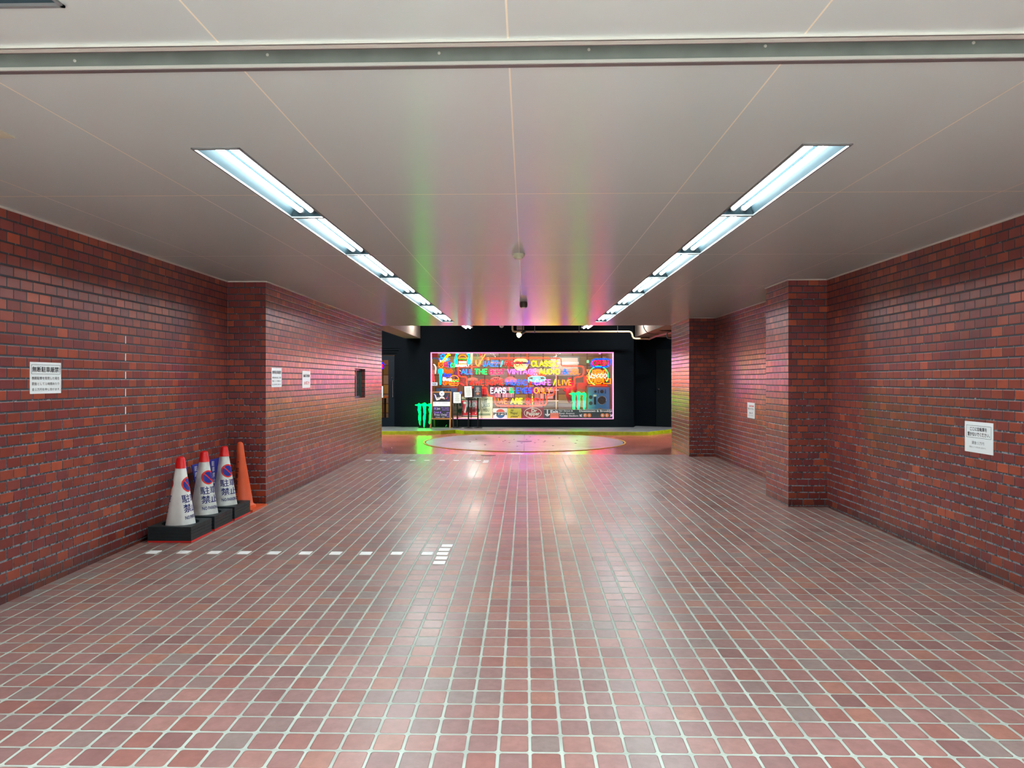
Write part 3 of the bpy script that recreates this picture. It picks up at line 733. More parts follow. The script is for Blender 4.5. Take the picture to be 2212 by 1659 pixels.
for i, ch in enumerate('御加藤金造工務'):
    v, f = fine_text(ch, .010, .75, .3); h1 = .50-.062*i; a0 = radians(-66-52)
    V = []
    for (u, w) in v:
        h = h1-.052+.052*w; rr = orad(h)+.0035; a = a0+(u-.5)*.045/rr; V.append(lean(x+rr*cos(a), y+rr*sin(a), z+h))
    mb.add(V, f)
mb.build('lettering', M['ink'], r)
# ---------------------------------------------------------------- shop front: window, doors
M['glow_reveal'] = mat('pink_glow_reveal', (176,150,150), .35, .5, .2, emit=(1,.2,.5), es=1.1)  # pink glow put into the frame itself, washes yard and walls with magenta
def glass_mat():
    m = bpy.data.materials.new('window_glass'); m.use_nodes = True; nt = m.node_tree; nt.nodes.clear()
    o = nt.nodes.new('ShaderNodeOutputMaterial'); t = nt.nodes.new('ShaderNodeBsdfTransparent'); g = nt.nodes.new('ShaderNodeBsdfGlossy')
    g.inputs['Roughness'].default_value = .0; g.inputs['Color'].default_value = (1,1,1,1); t.inputs['Color'].default_value = (.93,.95,.95,1)
    f = nt.nodes.new('ShaderNodeFresnel'); f.inputs['IOR'].default_value = 1.38; mx = nt.nodes.new('ShaderNodeMixShader')
    nt.links.new(f.outputs[0], mx.inputs[0]); nt.links.new(t.outputs[0], mx.inputs[1]); nt.links.new(g.outputs[0], mx.inputs[2]); nt.links.new(mx.outputs[0], o.inputs[0]); return m
M['glass'] = glass_mat()
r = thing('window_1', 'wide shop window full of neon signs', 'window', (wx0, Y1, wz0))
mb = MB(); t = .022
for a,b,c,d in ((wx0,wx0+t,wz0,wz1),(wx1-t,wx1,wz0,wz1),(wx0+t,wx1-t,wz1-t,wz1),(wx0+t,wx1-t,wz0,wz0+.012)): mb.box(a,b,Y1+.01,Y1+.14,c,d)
mb.build('frame', M['glow_reveal'], r); MB().box(wx0+t,wx1-t,Y1+.03,Y1+.034,wz0+.012,wz1-t).build('pane', M['glass'], r); r['kind'] = 'structure'
# glazed door on the left
r = thing('door_1', 'dark navy door with a tall glass panel left of the shop window', 'door', (dx0, Y1, ZS))
e1 = atY(851,900,Y1)[0]
mb = MB()
for i in range(3):
    a = dx1-(dx1-e1)*i/3; b = dx1-(dx1-e1)*(i+1)/3; zt = dz1-(dx1-a); zt2 = dz1-(dx1-b)
    mb.box(b, a, Y1+.02+.03*i, Y1+.16, ZS, zt); mb.box(dx0, b, Y1+.02+.03*i, Y1+.16, zt2, zt)
mb.build('frame', M['navy'], r)
lz = dz1-(dx1-e1); gx = atY(840,800,Y1+.10)[0]; gz1 = atY(840,777,Y1+.1)[2]; gz0 = atY(840,903,Y1+.1)[2]; lx0 = e1-.92; gx0 = lx0+.16
mb = MB().box(gx, e1-.005, Y1+.09, Y1+.13, ZS+.01, lz-.01).box(lx0, gx0, Y1+.09, Y1+.13, ZS+.01, lz-.01).box(gx0, gx, Y1+.09, Y1+.13, gz1, lz-.01).box(gx0, gx, Y1+.09, Y1+.13, ZS+.01, gz0).box(dx0, lx0, Y1+.09, Y1+.13, ZS, lz)
mb.build('door_leaf', M['navy2'], r); MB().box(gx0, gx, Y1+.108, Y1+.112, gz0, gz1).build('pane', M['glass'], r)
mb = MB(); s = .012
for a,b,c,d in ((gx0,gx0+s,gz0,gz1),(gx-s,gx,gz0,gz1),(gx0,gx,gz1-s,gz1),(gx0,gx,gz0,gz0+s)): mb.box(a,b,Y1+.083,Y1+.09,c,d)
mb.build('bead', M['black'], r)
hx, _, h1 = atY(848.3,822,Y1+.05); h0 = atY(848,858,Y1+.05)[2]
mb = MB().tube([(hx,Y1+.045,h0),(hx,Y1+.045,h1)], .012, 10)
for zz in (h0+.03, h1-.03): mb.tube([(hx,Y1+.045,zz),(hx,Y1+.09,zz)], .007, 8)
mb.build('handle', M['chrome'], r, smooth=True)
q = atY(846,814.5,Y1+.08); MB().lathe([(0,-.012),(.012,-.012),(.020,-.006),(.020,.01)], q, 20, 'y').build('lock', M['chrome'], r); r['kind'] = 'structure'
# plain door in the right recess, lying in the angled wall
def onD(px, py, off=.0):
    d = _dir(px, py); m_ = (pD[1]-pB[1])/(pD[0]-pB[0]); t = (pB[1]-m_*pB[0])/(d[1]-m_*d[0]); p = (t*d[0], t*d[1]-off, HC+t*d[2]); return p
a = onD(1417,755); b0 = a[0]+.86; m_ = (pD[1]-pB[1])/(pD[0]-pB[0])
r = thing('door_2', 'plain black green door in the dark recess at the right', 'door', (a[0], a[1], ZS))
def slab_d(x0, x1, z0, z1, y0, y1):
    f = lambda x: a[1]+m_*(x-a[0]); mb = MB()
    mb.hexa([(x0,f(x0)-y1,z0),(x1,f(x1)-y1,z0),(x1,f(x1)-y0,z0),(x0,f(x0)-y0,z0)],[(x0,f(x0)-y1,z1),(x1,f(x1)-y1,z1),(x1,f(x1)-y0,z1),(x0,f(x0)-y0,z1)]); return mb
slab_d(a[0], b0, ZS+.01, a[2], .0, .02).build('door_leaf', mat('black_green_door', (4,14,17), .6, .15), r)
q = onD(1422,840.5,.03); mb = MB().lathe([(0,-.04),(.02,-.038),(.026,-.02),(.014,-.008),(.014,.01)], q, 16, 'y'); mb.build('knob', M['chrome'], r, smooth=True); r['kind'] = 'structure'
for i_, (px, py) in enumerate([(865,915),(961,916),]): pass
# ---------------------------------------------------------------- shop interior shell
SX0, SX1, SY0, SY1, SZ1 = -5.6, wx1+.25, Y1+.14, 22.0, 2.75
def wood_mat():
    m = mat('wood_panelling', (150,112,66), .5, .4); N = NT(m); nt = m.node_tree; b = nt.nodes['Principled BSDF']
    geo = nt.nodes.new('ShaderNodeNewGeometry'); sp = nt.nodes.new('ShaderNodeSeparateXYZ'); nt.links.new(geo.outputs['Position'], sp.inputs[0])
    X, Y, Z = sp.outputs; u = N.m('ADD', X, Y)
    wn = nt.nodes.new('ShaderNodeTexWhiteNoise'); wn.noise_dimensions = '2D'
    a = N.m('DIVIDE', u, .46); c = N.m('DIVIDE', Z, .30); nt.links.new(N.comb(N.m('FLOOR', a), N.m('FLOOR', c)), wn.inputs['Vector'])
    e = N.m('MINIMUM', N.m('ABSOLUTE', N.m('SUBTRACT', N.m('FRACT', a), .5)), 10.0); e2 = N.m('ABSOLUTE', N.m('SUBTRACT', N.m('FRACT', c), .5))
    line = N.m('MAXIMUM', N.m('GREATER_THAN', e, .46), N.m('GREATER_THAN', e2, .46))
    col = N.ramp(wn.outputs['Value'], [(0,lin((120,100,56))),(.25,lin((170,146,78))),(.45,lin((120,108,90))),(.65,lin((150,138,120))),(.85,lin((136,104,84)))], True)
    nt.links.new(N.mixc(line, col, lin((88,56,34))), b.inputs['Base Color']); return m
M['wood'] = wood_mat(); M['darkwood'] = mat('dark_wood', (70,42,26), .5); M['redv'] = mat('red_vinyl', (150,14,20), .35)
mb = MB().box(SX0,SX1,SY1,SY1+.1,0,SZ1); struct(mb.build('wall_shop_back', M['wood'], origin=(0,0,0)))
mb = MB().box(SX1,SX1+.1,SY0,SY1,0,SZ1).box(SX0-.1,SX0,SY0,SY1,0,SZ1); struct(mb.build('wall_shop_side', mat('shop_side_wall', (120,92,88), .6), origin=(0,0,0)))
mb = MB().box(SX0,SX1,SY0,SY1,SZ1,SZ1+.05); struct(mb.build('ceiling', mat('shop_ceiling', (150,120,80), .6), origin=(0,0,0)))
mb = MB().box(SX0,SX1,SY0,SY1,ZS-.05,ZS+.01); struct(mb.build('floor', M['darkwood'], origin=(0,0,0)))
# ---------------------------------------------------------------- neon stroke letters
LET = {'A':([[(0,0),(.5,1),(1,0)],[(.2,.36),(.8,.36)]],.9),'B':([[(0,0),(0,1),(.6,1),(.8,.85),(.8,.66),(.6,.52),(0,.52)],[(.6,.52),(.9,.36),(.9,.15),(.65,0),(0,0)]],.75),
'C':([[(.95,.82),(.7,1),(.35,1),(.06,.75),(.06,.25),(.35,0),(.7,0),(.95,.18)]],.85),'D':([[(0,0),(0,1),(.5,1),(.9,.75),(.9,.25),(.5,0),(0,0)]],.85),'E':([[(.85,1),(0,1),(0,0),(.85,0)],[(0,.52),(.7,.52)]],.65),
'F':([[(.85,1),(0,1),(0,0)],[(0,.52),(.7,.52)]],.6),'G':([[(.95,.82),(.7,1),(.35,1),(.06,.75),(.06,.25),(.35,0),(.7,0),(.95,.2),(.95,.48),(.6,.48)]],.9),'H':([[(0,0),(0,1)],[(.9,0),(.9,1)],[(0,.52),(.9,.52)]],.8),
'I':([[(.5,0),(.5,1)]],.25),'J':([[(.75,1),(.75,.22),(.5,0),(.2,0),(0,.22)]],.6),'K':([[(0,0),(0,1)],[(.85,1),(0,.42)],[(.25,.58),(.9,0)]],.75),'L':([[(0,1),(0,0),(.8,0)]],.6),
'M':([[(0,0),(.08,1),(.5,.25),(.92,1),(1,0)]],1.0),'N':([[(0,0),(0,1),(.9,0),(.9,1)]],.85),'O':([[(.35,1),(.05,.75),(.05,.25),(.35,0),(.65,0),(.95,.25),(.95,.75),(.65,1),(.35,1)]],1.0),
'P':([[(0,0),(0,1),(.6,1),(.85,.85),(.85,.6),(.6,.45),(0,.45)]],.7),'R':([[(0,0),(0,1),(.6,1),(.85,.85),(.85,.64),(.6,.5),(0,.5)],[(.5,.5),(.9,0)]],.75),
'S':([[(.85,.85),(.6,1),(.3,1),(.08,.85),(.08,.66),(.3,.53),(.65,.46),(.88,.32),(.88,.15),(.65,0),(.3,0),(.05,.15)]],.7),'T':([[(0,1),(1,1)],[(.5,1),(.5,0)]],.7),
'U':([[(0,1),(0,.25),(.3,0),(.6,0),(.9,.25),(.9,1)]],.8),'V':([[(0,1),(.5,0),(1,1)]],.85),'W':([[(0,1),(.25,0),(.5,.8),(.75,0),(1,1)]],1.15),'X':([[(0,0),(1,1)],[(0,1),(1,0)]],.8),'Y':([[(0,1),(.5,.5),(1,1)],[(.5,.5),(.5,0)]],.8),
'Z':([[(0,1),(.9,1),(0,0),(.9,0)]],.75),'/':([[(0,-.05),(.7,1.05)]],.5),'&':([[(1,0),(.22,.72),(.3,.98),(.58,.98),(.64,.74),(.08,.34),(.15,.04),(.5,0),(.95,.4)]],.85),
'o':([[(.3,.62),(.05,.42),(.05,.2),(.3,0),(.55,0),(.85,.2),(.85,.42),(.55,.62),(.3,.62)]],.75),'c':([[(.85,.5),(.6,.62),(.25,.62),(.05,.4),(.05,.2),(.25,0),(.6,0),(.85,.12)]],.65),'k':([[(0,0),(0,1)],[(.75,.62),(0,.28)],[(.25,.38),(.8,0)]],.6),
'a':([[(.8,.62),(.8,0)],[(.8,.5),(.5,.62),(.2,.6),(.03,.35),(.03,.2),(.25,0),(.55,0),(.8,.15)]],.7),'z':([[(0,.62),(.8,.62),(0,0),(.8,0)]],.6),'l':([[(.4,0),(.4,1)]],.22),'u':([[(0,.62),(0,.15),(.25,0),(.55,0),(.8,.2)],[(.8,.62),(.8,0)]],.65),
'e':([[(.05,.32),(.85,.32),(.8,.5),(.55,.62),(.25,.62),(.05,.42),(.05,.18),(.25,0),(.6,0),(.85,.12)]],.65),'s':([[(.75,.55),(.5,.62),(.2,.6),(.1,.45),(.3,.34),(.6,.28),(.75,.15),(.55,0),(.2,0),(.03,.1)]],.55)}
def chaikin(P, closed=False):
    Q = []; n = len(P); rng = range(n) if closed else range(n-1)
    if not closed: Q.append(P[0])
    for i in rng:
        a, b = P[i], P[(i+1)%n]; Q += [(a[0]*.75+b[0]*.25, a[1]*.75+b[1]*.25), (a[0]*.25+b[0]*.75, a[1]*.25+b[1]*.75)]
    if not closed: Q.append(P[-1])
    return Q
def soften(c, s_):
    if c in 'BCDGJOPRSU&oceasu' and len(s_) > 3:
        cl = s_[0] == s_[-1]; P = list(s_[:-1]) if cl else list(s_); P = chaikin(chaikin(P, cl), cl); return P+[P[0]] if cl else P
    return s_
def neon_word(mb, t, x0, y0, x1, y1, Y, r=.0085, slant=0.0, gap=.2):
    tot = sum(LET[c][1] if c != ' ' else .5 for c in t)+gap*(len(t)-1); sx = (x1-x0)/tot; x = x0
    for c in t:
        if c == ' ': x += (.5+gap)*sx; continue
        st, w = LET[c]
        for s_ in st: mb.tube([atY(x+(u*w)*sx+slant*v*(y1-y0), y1-(y1-y0)*v, Y) for u, v in soften(c, s_)], r, 6)
        x += (w+gap)*sx
    return mb
def pl(pts, Y): return [atY(x, y, Y) for x, y in pts]
def arc(cx, cy, rx, ry, a0, a1, n=14): return [(cx+rx*cos(radians(a0+(a1-a0)*i/n)), cy-ry*sin(radians(a0+(a1-a0)*i/n))) for i in range(n+1)]
CYA, BLU, GRN, RED, ORG_, YEL, WHT, LAV, PNK = (.0,.76,1), (.0,.3,1), (.0,.92,.6), (1,.10,.08), (1,.4,.0), (1,.95,.0), (.95,.97,1), (.92,.66,1), (1,.08,.38)
NS = 6.5
def nm(c, s=None):
    s = NS if s is None else s
    if min(c) > .8: return neon(c, s)
    S = s*3.4; return neon(tuple(round((1.0 if q >= .9 else q**2.2/S), 5) for q in c), S)
YN = Y1+.35
r = thing('neon_sign', 'large multicolour neon word sign outlined by a stepped red orange tube', 'neon sign', atY(1125, 878, YN))
out = [(1041.7,838),(1049.7,837.5),(1051.8,839.6),(1052.7,849),(1057.7,855.6),(1065,856),(1068.7,860),(1070.4,872.5),(1076,877.5),(1176,876.7),(1181,870),(1181,858),(1182.5,855.6),(1194,854),(1196.5,850.5),(1197.3,839),(1198.6,836.6),(1238,836.2),(1241,832.8),(1241,818.5),(1243,814.7),(1256,813.5),(1261,808.5),(1261,795),(1257.6,790.6),(1215,790.6),(1212.5,789),(1212.5,777),(1209,773.3),(1047,773.8),(1038,777),(1036.8,789),(1034,791.9),(993.8,792.3),(989.4,795.4),(990,809),(994.6,814),(1005,813.8),(1008.4,816),(1008.4,832),(1012,836.5),(1041.7,838)]
MB().tube(pl(chaikin(out[:-1], True), YN+.02), .0135, 8, closed=True).build('outline_tube', nm((1,.36,.22), 4), r)
words = [('JAZZ',1044,780,1077,791,CYA),('/',1082,780,1087,791,(.3,.9,.9)),('ROCK',1092,780,1130,791,RED),('/',1138,780,1143,791,BLU),('CLASSIC',1148,780,1206,791,YEL),
('ALL',996.5,797.5,1021,808,CYA),('THE',1026,797.5,1053,808,GRN),('BEST',1058,797.5,1090,808,(1,.15,.5)),('VINTAGE',1096.5,797.5,1158,808,LAV),('AUDIO',1165,797.5,1209,808,YEL),('&',1215.5,797.5,1227,808,(0,.55,1)),('JBL',1231.5,797.5,1254,808,(1,.62,0)),
('AWESOME',1015,820.5,1088,831.5,(1,.22,.12)),('MUSIC',1094,820.5,1138.5,831.5,(0,.55,1)),('/',1145,820.5,1149,831.5,RED),('CAFE',1155,820.5,1190,831.5,LAV),('/',1196,820.5,1201.5,831.5,YEL),('LIVE',1206.5,820.5,1235,831.5,(1,.8,0)),
('EARS',1060,838,1093,849,(.85,.85,1)),('&',1100,838,1110,849,GRN),('EYES',1115.5,838,1148,849,(0,.5,1)),('ONLY',1153.5,838,1190,849,(1,.78,0)),
('WE',1076.5,861,1096.5,872,(1,.6,0)),('ARE',1103.5,861,1129,872,YEL),('OPEN',1135,861,1174,872,(1,.2,.12))]
for t, a, b, c, d, col in words: neon_word(MB(), t, a, b, c, d, YN, .0118).build('letters', nm(col), r)
rail = MB()
for y in (786, 803, 826, 843.5, 867): rail.box(atY(1000 if y < 830 else 1062,y,YN+.05)[0], atY(1250 if 790 < y < 830 else 1195 if y < 860 else 1180,y,YN+.05)[0], YN+.045, YN+.055, atY(0,y,YN+.05)[2]-.007, atY(0,y,YN+.05)[2]+.007)
M['acryl'] = mat('clear_rail', (90,90,110), .3)
rail.build('back_rail', M['acryl'], r)
def sign(label, px, py, Y=YN, cat='neon sign', name='neon_sign', group=None): return thing(name, label, cat, atY(px, py, Y), group)
# saxophone and hat neon
Y_ = Y1+.26
r = sign('small cyan and yellow neon with a saxophone shape in the upper left window corner', 957, 783, Y_)
mb = MB()
for c in [[(952,768),(956,765.5),(961,767),(960,771),(956,773),(953,771),(952,768)],[(949,775),(953,772.5),(957,775),(955,778),(950,778.5),(949,775)],[(958,774),(963,776),(968,774),(971,777),(966,779),(961,778)]]: mb.tube(pl(c, Y_), .014, 8)
mb.build('blue_tube', nm(CYA,5), r)
MB().tube(pl([(956,781),(959,778),(962,774),(966,769),(969,766),(972.5,767.5)], Y_-.02), [.02,.022,.024,.026,.02,.012], 8).build('yellow_tube', nm((1,.92,0),5), r)
MB().tube(pl(arc(960,772,7,8,250,350), Y_), .008, 6).tube(pl([(951.5,778),(952.5,782)], Y_), .02, 6).build('white_tube', nm(WHT,3.5), r)
r = sign('small neon row of an orange cup, pink, blue and green shapes', 965, 794, Y_)
MB().tube(pl([(948,783.5),(957.5,783.5),(958,789),(956,793),(952,794.5),(948.5,792),(947.5,788),(948,783.5)], Y_), .010, 6).tube(pl([(950.5,786),(952.5,790),(955,786)], Y_), .007, 6).build('cup_tube', nm((1,.65,0)), r)
MB().tube(pl(arc(963,787.5,3.6,4.2,0,360), Y_), .012, 6).tube(pl([(966,790),(967.5,792)], Y_), .012, 6).build('pink_tube', nm((1,.1,.5)), r)
MB().tube(pl([(971,781.5),(971,794.5)], Y_), .02, 8).tube(pl([(968.5,786),(971,782),(974,785)], Y_), .010, 6).build('blue_tube', nm((0,.4,1),5), r)
MB().tube(pl(arc(977,789,3.2,3.8,0,360), Y_), .012, 6).tube(pl(arc(981,790,2,2.6,0,360), Y_), .010, 6).build('green_tube', nm(GRN), r)
# burger wearing headphones
r = sign('neon burger wearing cyan headphones above white lettering', 999, 793, Y_)
mb = MB()
for s_ in (-1, 1):
    cx = 999.3
    mb.tube(pl([(cx+s_*9.5,764.6),(cx+s_*13,765.5),(cx+s_*14.5,771),(cx+s_*14.5,775)], Y_), [.012,.022,.022,.018], 8)
    mb.tube(pl([(cx+s_*11.6,774.5),(cx+s_*15,774),(cx+s_*17.3,777),(cx+s_*17.3,783),(cx+s_*15,787),(cx+s_*11.8,786.5),(cx+s_*11.6,774.5)], Y_), .010, 6)
    mb.tube(pl([(cx+s_*13.6,776),(cx+s_*13.6,785.5)], Y_), .018, 6)
mb.build('headphone_tube', nm((0,.92,.92),4.5), r)
MB().tube(pl(arc(999.3,774,9,7,0,180)+[(1008.3,774)], Y_), .009, 6).tube(pl([(991,786.5),(1007.5,786.5)], Y_), .010, 6).build('bun_tube', nm((1,.8,0)), r)
MB().tube(pl([(990.5,776.3),(1008,776.3)], Y_), .014, 6).tube(pl([(1001,778),(1003,779.8),(1005,778)], Y_), .010, 6).build('lettuce_tube', nm((0,.7,.05),4), r)
MB().tube(pl([(991,779.3),(1008,779.3)], Y_), .009, 6).build('tomato_tube', nm((.8,.02,.02),4), r)
MB().tube(pl([(991,781.5),(1008,781.5)], Y_), .012, 6).tube(pl([(991,784),(1008,784)], Y_), .009, 6).build('patty_tube', nm(WHT,3.5), r)
neon_word(MB(), 'BURGERFLY', 984, 787.8, 1013.5, 792, Y_-.01, .0065, gap=.25).build('letters', nm(WHT,3.5), r)
# sax player
r = sign('neon of a cream saxophone with green and red curls left of the word jazz', 1033, 792, Y_)
MB().tube(pl([(1048,765),(1045.5,770),(1040,778),(1036,784),(1032.5,790)], Y_), .012, 8).tube(pl([(1028.5,778),(1028,785),(1031,790.5),(1034.5,791),(1038.5,784),(1036,778)], Y_), .010, 8).tube(pl([(1038,771),(1042,767),(1041,773)], Y_), .008, 6).build('saxophone_tube', nm((1,.82,.35),5), r)
MB().tube(pl([(1030,765),(1032.5,768),(1029.5,771),(1033,774),(1029,775.5)], Y_), .010, 6).build('green_tube', nm((0,.8,.4)), r)
MB().tube(pl([(1037,765.5),(1040.5,765.5),(1038,769)], Y_), .010, 6).tube(pl([(1035,789.5),(1037.5,787)], Y_), .010, 6).build('red_tube', nm((1,.1,.02)), r)
MB().tube(pl([(1052,774),(1054.5,772.5),(1056.5,777),(1053,777)], Y_), .008, 6).build('bird_tube', nm((1,.85,.4),5), r)
# microphone
r = sign('solid cyan neon microphone at the left of the window', 952, 831, Y_)
z = lambda p: (atY(p[0],p[1],Y_)[0], atY(p[0],p[1],Y_)[2])
MB().prismY([z(p) for p in [(949,796.5),(955,796.2),(957,799),(956.8,805),(954.5,809.5),(949.5,809.5),(947,805),(946.8,799)]], Y_-.01, Y_+.02).build('head', neon((0,.72,.85),3.2), r)
MB().prismY([z(p) for p in [(949,810),(954.5,810),(953.2,815),(953,831),(949.3,831),(949.3,815)]], Y_-.01, Y_+.02).build('handle', neon((0,.72,.85),3.2), r)
mb = MB()
for p in ((953,798),(950,802),(952,807),(954,804)): mb.lathe([(0,-.004),(.012,-.004),(.012,0)], atY(p[0],p[1],Y_-.01), 8, 'y')
mb.build('grille_dot', mat('dark_teal', (0,60,70), .5), r)
# rock jazz blues open
Yb = Y1+.24
r = sign('neon list of coloured words Rock Jazz Blues OPEN beside the cyan microphone', 967, 831, Yb)
neon_word(MB(), 'Rock', 958, 797, 977.5, 804.5, Yb, .0115).build('letters', nm((1,.4,0)), r)
neon_word(MB(), 'Jazz', 957.5, 806, 974, 813.5, Yb, .0105).build('letters', nm((.1,.3,1)), r)
neon_word(MB(), 'Blues', 957, 815.5, 976, 822, Yb, .0105).build('letters', nm(WHT,3.5), r)
neon_word(MB(), 'OPEN', 957, 824.5, 981, 831, Yb, .0115).build('letters', nm((1,.52,0)), r)
# yellow burger
r = sign('yellow neon burger outline right of the word list', 981, 833, Yb-.03)
MB().tube(pl(arc(981.3,820.5,9.8,9.5,0,180)+[(971.5,820.5),(991,820.5)], Yb-.03), .009, 6).tube(pl([(971,828.5),(991,828.5),(988,832.5),(974,832.5),(971,828.5)], Yb-.03), .009, 6).build('bun_tube', nm((1,.75,.12)), r)
MB().tube(pl([(970.5,824),(974,822.5),(976,824.5),(979,822.2),(982,825),(985,822),(988,824.5),(991,823.5)], Yb-.03), .007, 6).build('lettuce_tube', nm((.6,1,.5),3), r)
MB().tube(pl([(973,826.6),(990,826.6),(997,829),(1002,833)], Yb-.03), .009, 6).build('meat_tube', nm((1,.3,.25),4), r)
# pink arm shaped tubes at the very left
r = sign('pink and white vertical neon tubes against the left window edge', 937, 826, Yb)
MB().tube(pl([(936.5,787),(939.5,789),(941.5,794),(941,800),(940.5,807)], Yb), .013, 6).build('white_tube', nm((1,.85,.95),3.5), r)
MB().tube(pl([(934,824),(935,812),(937,800),(936,806),(938.5,824)], Yb), .010, 6).tube(pl([(933,822),(933,797)], Yb), .008, 6).build('pink_tube', nm((1,.3,.35)), r)
# flat labels in the corner
r = sign('small red label with a blue caption strip in the top left window corner', 939, 773, Y1+.05, 'label', 'window_label')
Yl = Y1+.045
def rect(mb, x0, y0, x1, y1, Y, d=.004, mi=0):
    a = atY(x0,y1,Y); b = atY(x1,y0,Y); mb.box(a[0], b[0], Y-d, Y, a[2], b[2], mi); return mb
rect(MB(), 933,763,945.5,771.8,Yl).build('red_panel', mat('deep_red', (168,8,14), .5), r); rect(MB(), 933,772.3,945.5,775.5,Yl).build('blue_strip', mat('slate_blue', (70,80,120), .5), r)
r = sign('white illuminated label with bold letters at the lower left of the neon', 938, 834, Y1+.05, 'label', 'window_label')
rect(MB(), 932,826,945,833,Yl).build('panel', mat('lit_white', (230,225,235), .5, emit=(.8,.8,.9), es=.8), r); textY(MB(), 'NEK', 934,827.5,943.5,831.8,Yl-.006,.02).build('lettering', M['ink'], r)
# pendant lamp in two glowing halves
YL = Y1+1.5
r = sign('round yellow paper pendant lamp in two glowing halves behind the word rock', 1125, 801, YL, 'pendant lamp', 'pendant_lamp')
M['lampy'] = mat('glowing_paper', (255,190,70), .6, emit=(1,.58,.14), es=2.0)
c = atY(1125, 787.5, YL); s_ = 1.0/(F/YL)
mb = MB().lathe([(16.2*s_,5.5*s_),(16.0*s_,7*s_),(12*s_,11*s_),(7*s_,13*s_),(0,13.6*s_)], c, 28); mb.build('upper_shade', M['lampy'], r, smooth=True)
mb = MB().lathe([(0,-13.5*s_),(7*s_,-12.5*s_),(12*s_,-9*s_),(15.6*s_,-3*s_),(16.2*s_,.5*s_)], c, 28); mb.build('lower_shade', M['lampy'], r, smooth=True)
MB().lathe([(15.4*s_,.3*s_),(15.4*s_,5.6*s_)], c, 28).build('dark_gap', M['darkwood'], r, smooth=True)  # dark cylinder put in as the unlit gap between the glowing halves
MB().tube([(c[0],YL,c[2]+13*s_),(c[0],YL,SZ1)], .008, 6).build('cord', M['steel'], r); MB().lathe([(.03,-13*s_),(.03,13*s_)], c, 10).build('stem', M['darkwood'], r)
# route shield
Ys = Y1+.55
r = sign('pale route shield plate with dark outline below the word classic', 1156, 812, Ys, 'wall sign', 'route_shield')
sh = [(1139,799),(1143,796),(1150,796.5),(1156,793.5),(1163,796.5),(1170,793.5),(1174,799),(1173,806),(1164,813),(1156,815),(1146,812),(1140,805)]
MB().prismY([z(p) for p in sh], Ys-.0, Ys+.01).map(lambda a,b,c: (a,b,c)).build('plate', mat('shield_grey', (110,104,104), .5), r)
MB().tube(pl(sh, Ys-.01), .008, 6, closed=True).build('rim', M['ink'], r)
# record neon
Yr = Y1+.28
r = sign('neon vinyl record of white rings under jagged orange lettering', 1159, 826, Yr)
neon_word(MB(), 'RECORDS', 1142, 805, 1177, 812.5, Yr, .0085, gap=.12).build('letters', nm((1,.36,0)), r)
MB().tube(pl(arc(1159.6,817,18.4,4.2,0,360,28), Yr), .008, 6).tube(pl(arc(1159.6,819.2,18.4,5,180,360,18), Yr), .008, 6).tube(pl(arc(1159.4,817,8,1.9,0,360), Yr), .006, 6).tube(pl(arc(1159.4,817,3,.8,0,360), Yr), .006, 6).tube(pl([(1141.2,817),(1142,825)], Yr), .007, 6).build('ring_tube', nm((.75,.92,1),4), r)
MB().tube(pl([(1150,829)]+[(1152+i*1.7, 828.6+(1.6 if i%2 else -1.4)) for i in range(14)], Yr), .008, 6).build('script_tube', nm((0,.3,1)), r)
# open sign right
r = sign('neon OPEN sign with pink letters in a blue leaf shaped frame', 1298, 793, Yb)
fr = [(1318,775.6),(1318,783),(1316.5,788),(1312,792),(1306,793),(1277.5,793),(1277.5,784),(1279,779.5),(1283,776.3),(1288,775.6)]
MB().tube(pl(chaikin(fr, True), Yb), .015, 8, closed=True).build('frame_tube', nm((.1,.45,1)), r)
fr2 = [(1298+(x-1298)*.93, 784.3+(y-784.3)*.86) for x,y in fr]; MB().tube(pl(fr2, Yb), .006, 6, closed=True).build('inner_tube', nm((.05,.02,.9),4), r)
neon_word(MB(), 'OPEN', 1279.5, 779, 1314.5, 789.5, Yb, .0115, slant=-.0).build('letters', nm((1,.05,.42)), r)
c = atY(1295.5,763.5,Yb); MB().lathe([(0,-.025),(.025,-.018),(.028,0),(.025,.018),(0,.025)], c, 14).build('hook', mat('violet_hook', (190,140,230), .4, emit=(.5,.3,.9), es=.8), r, smooth=True)
MB().tube(pl([(1289,775.5),(1295.5,767),(1302,775.5)], Yb), .003, 5).build('chain', M['chrome'], r)
# round beer style neon with bold letters
Yc = Y1+.40
r = sign('round neon with white script inside a green white ring', 1293, 832, Yc)
MB().tube(pl(arc(1293,812,21,21,-35,250,30), Yc), .010, 6).build('ring_tube', nm((.25,.95,.7),4), r)
MB().tube(pl([(1275,816),(1279,807),(1283,812),(1286,808),(1289,813),(1292,807),(1296,811),(1300,806),(1304,812),(1308,806),(1311,811)], Yc-.03), .011, 6).tube(pl([(1276,814),(1283,817),(1287,811),(1291,817),(1295,812),(1299,817),(1303,812),(1307,817),(1311,812)], Yc-.03), .010, 6).build('script_tube', nm(WHT,3.5), r)
MB().prismY([z(p) for p in arc(1293,811,15.5,14,0,360,24)[:-1]], Yc+.03, Yc+.05).build('disc', mat('glow_red', (230,50,20), .5, emit=(1,.13,.02), es=1.1), r)
r = sign('large yellow orange outline neon letters JBL above the blue loudspeaker', 1293, 829, Yb+.02)
Yj = Yb-.01; mb = MB()
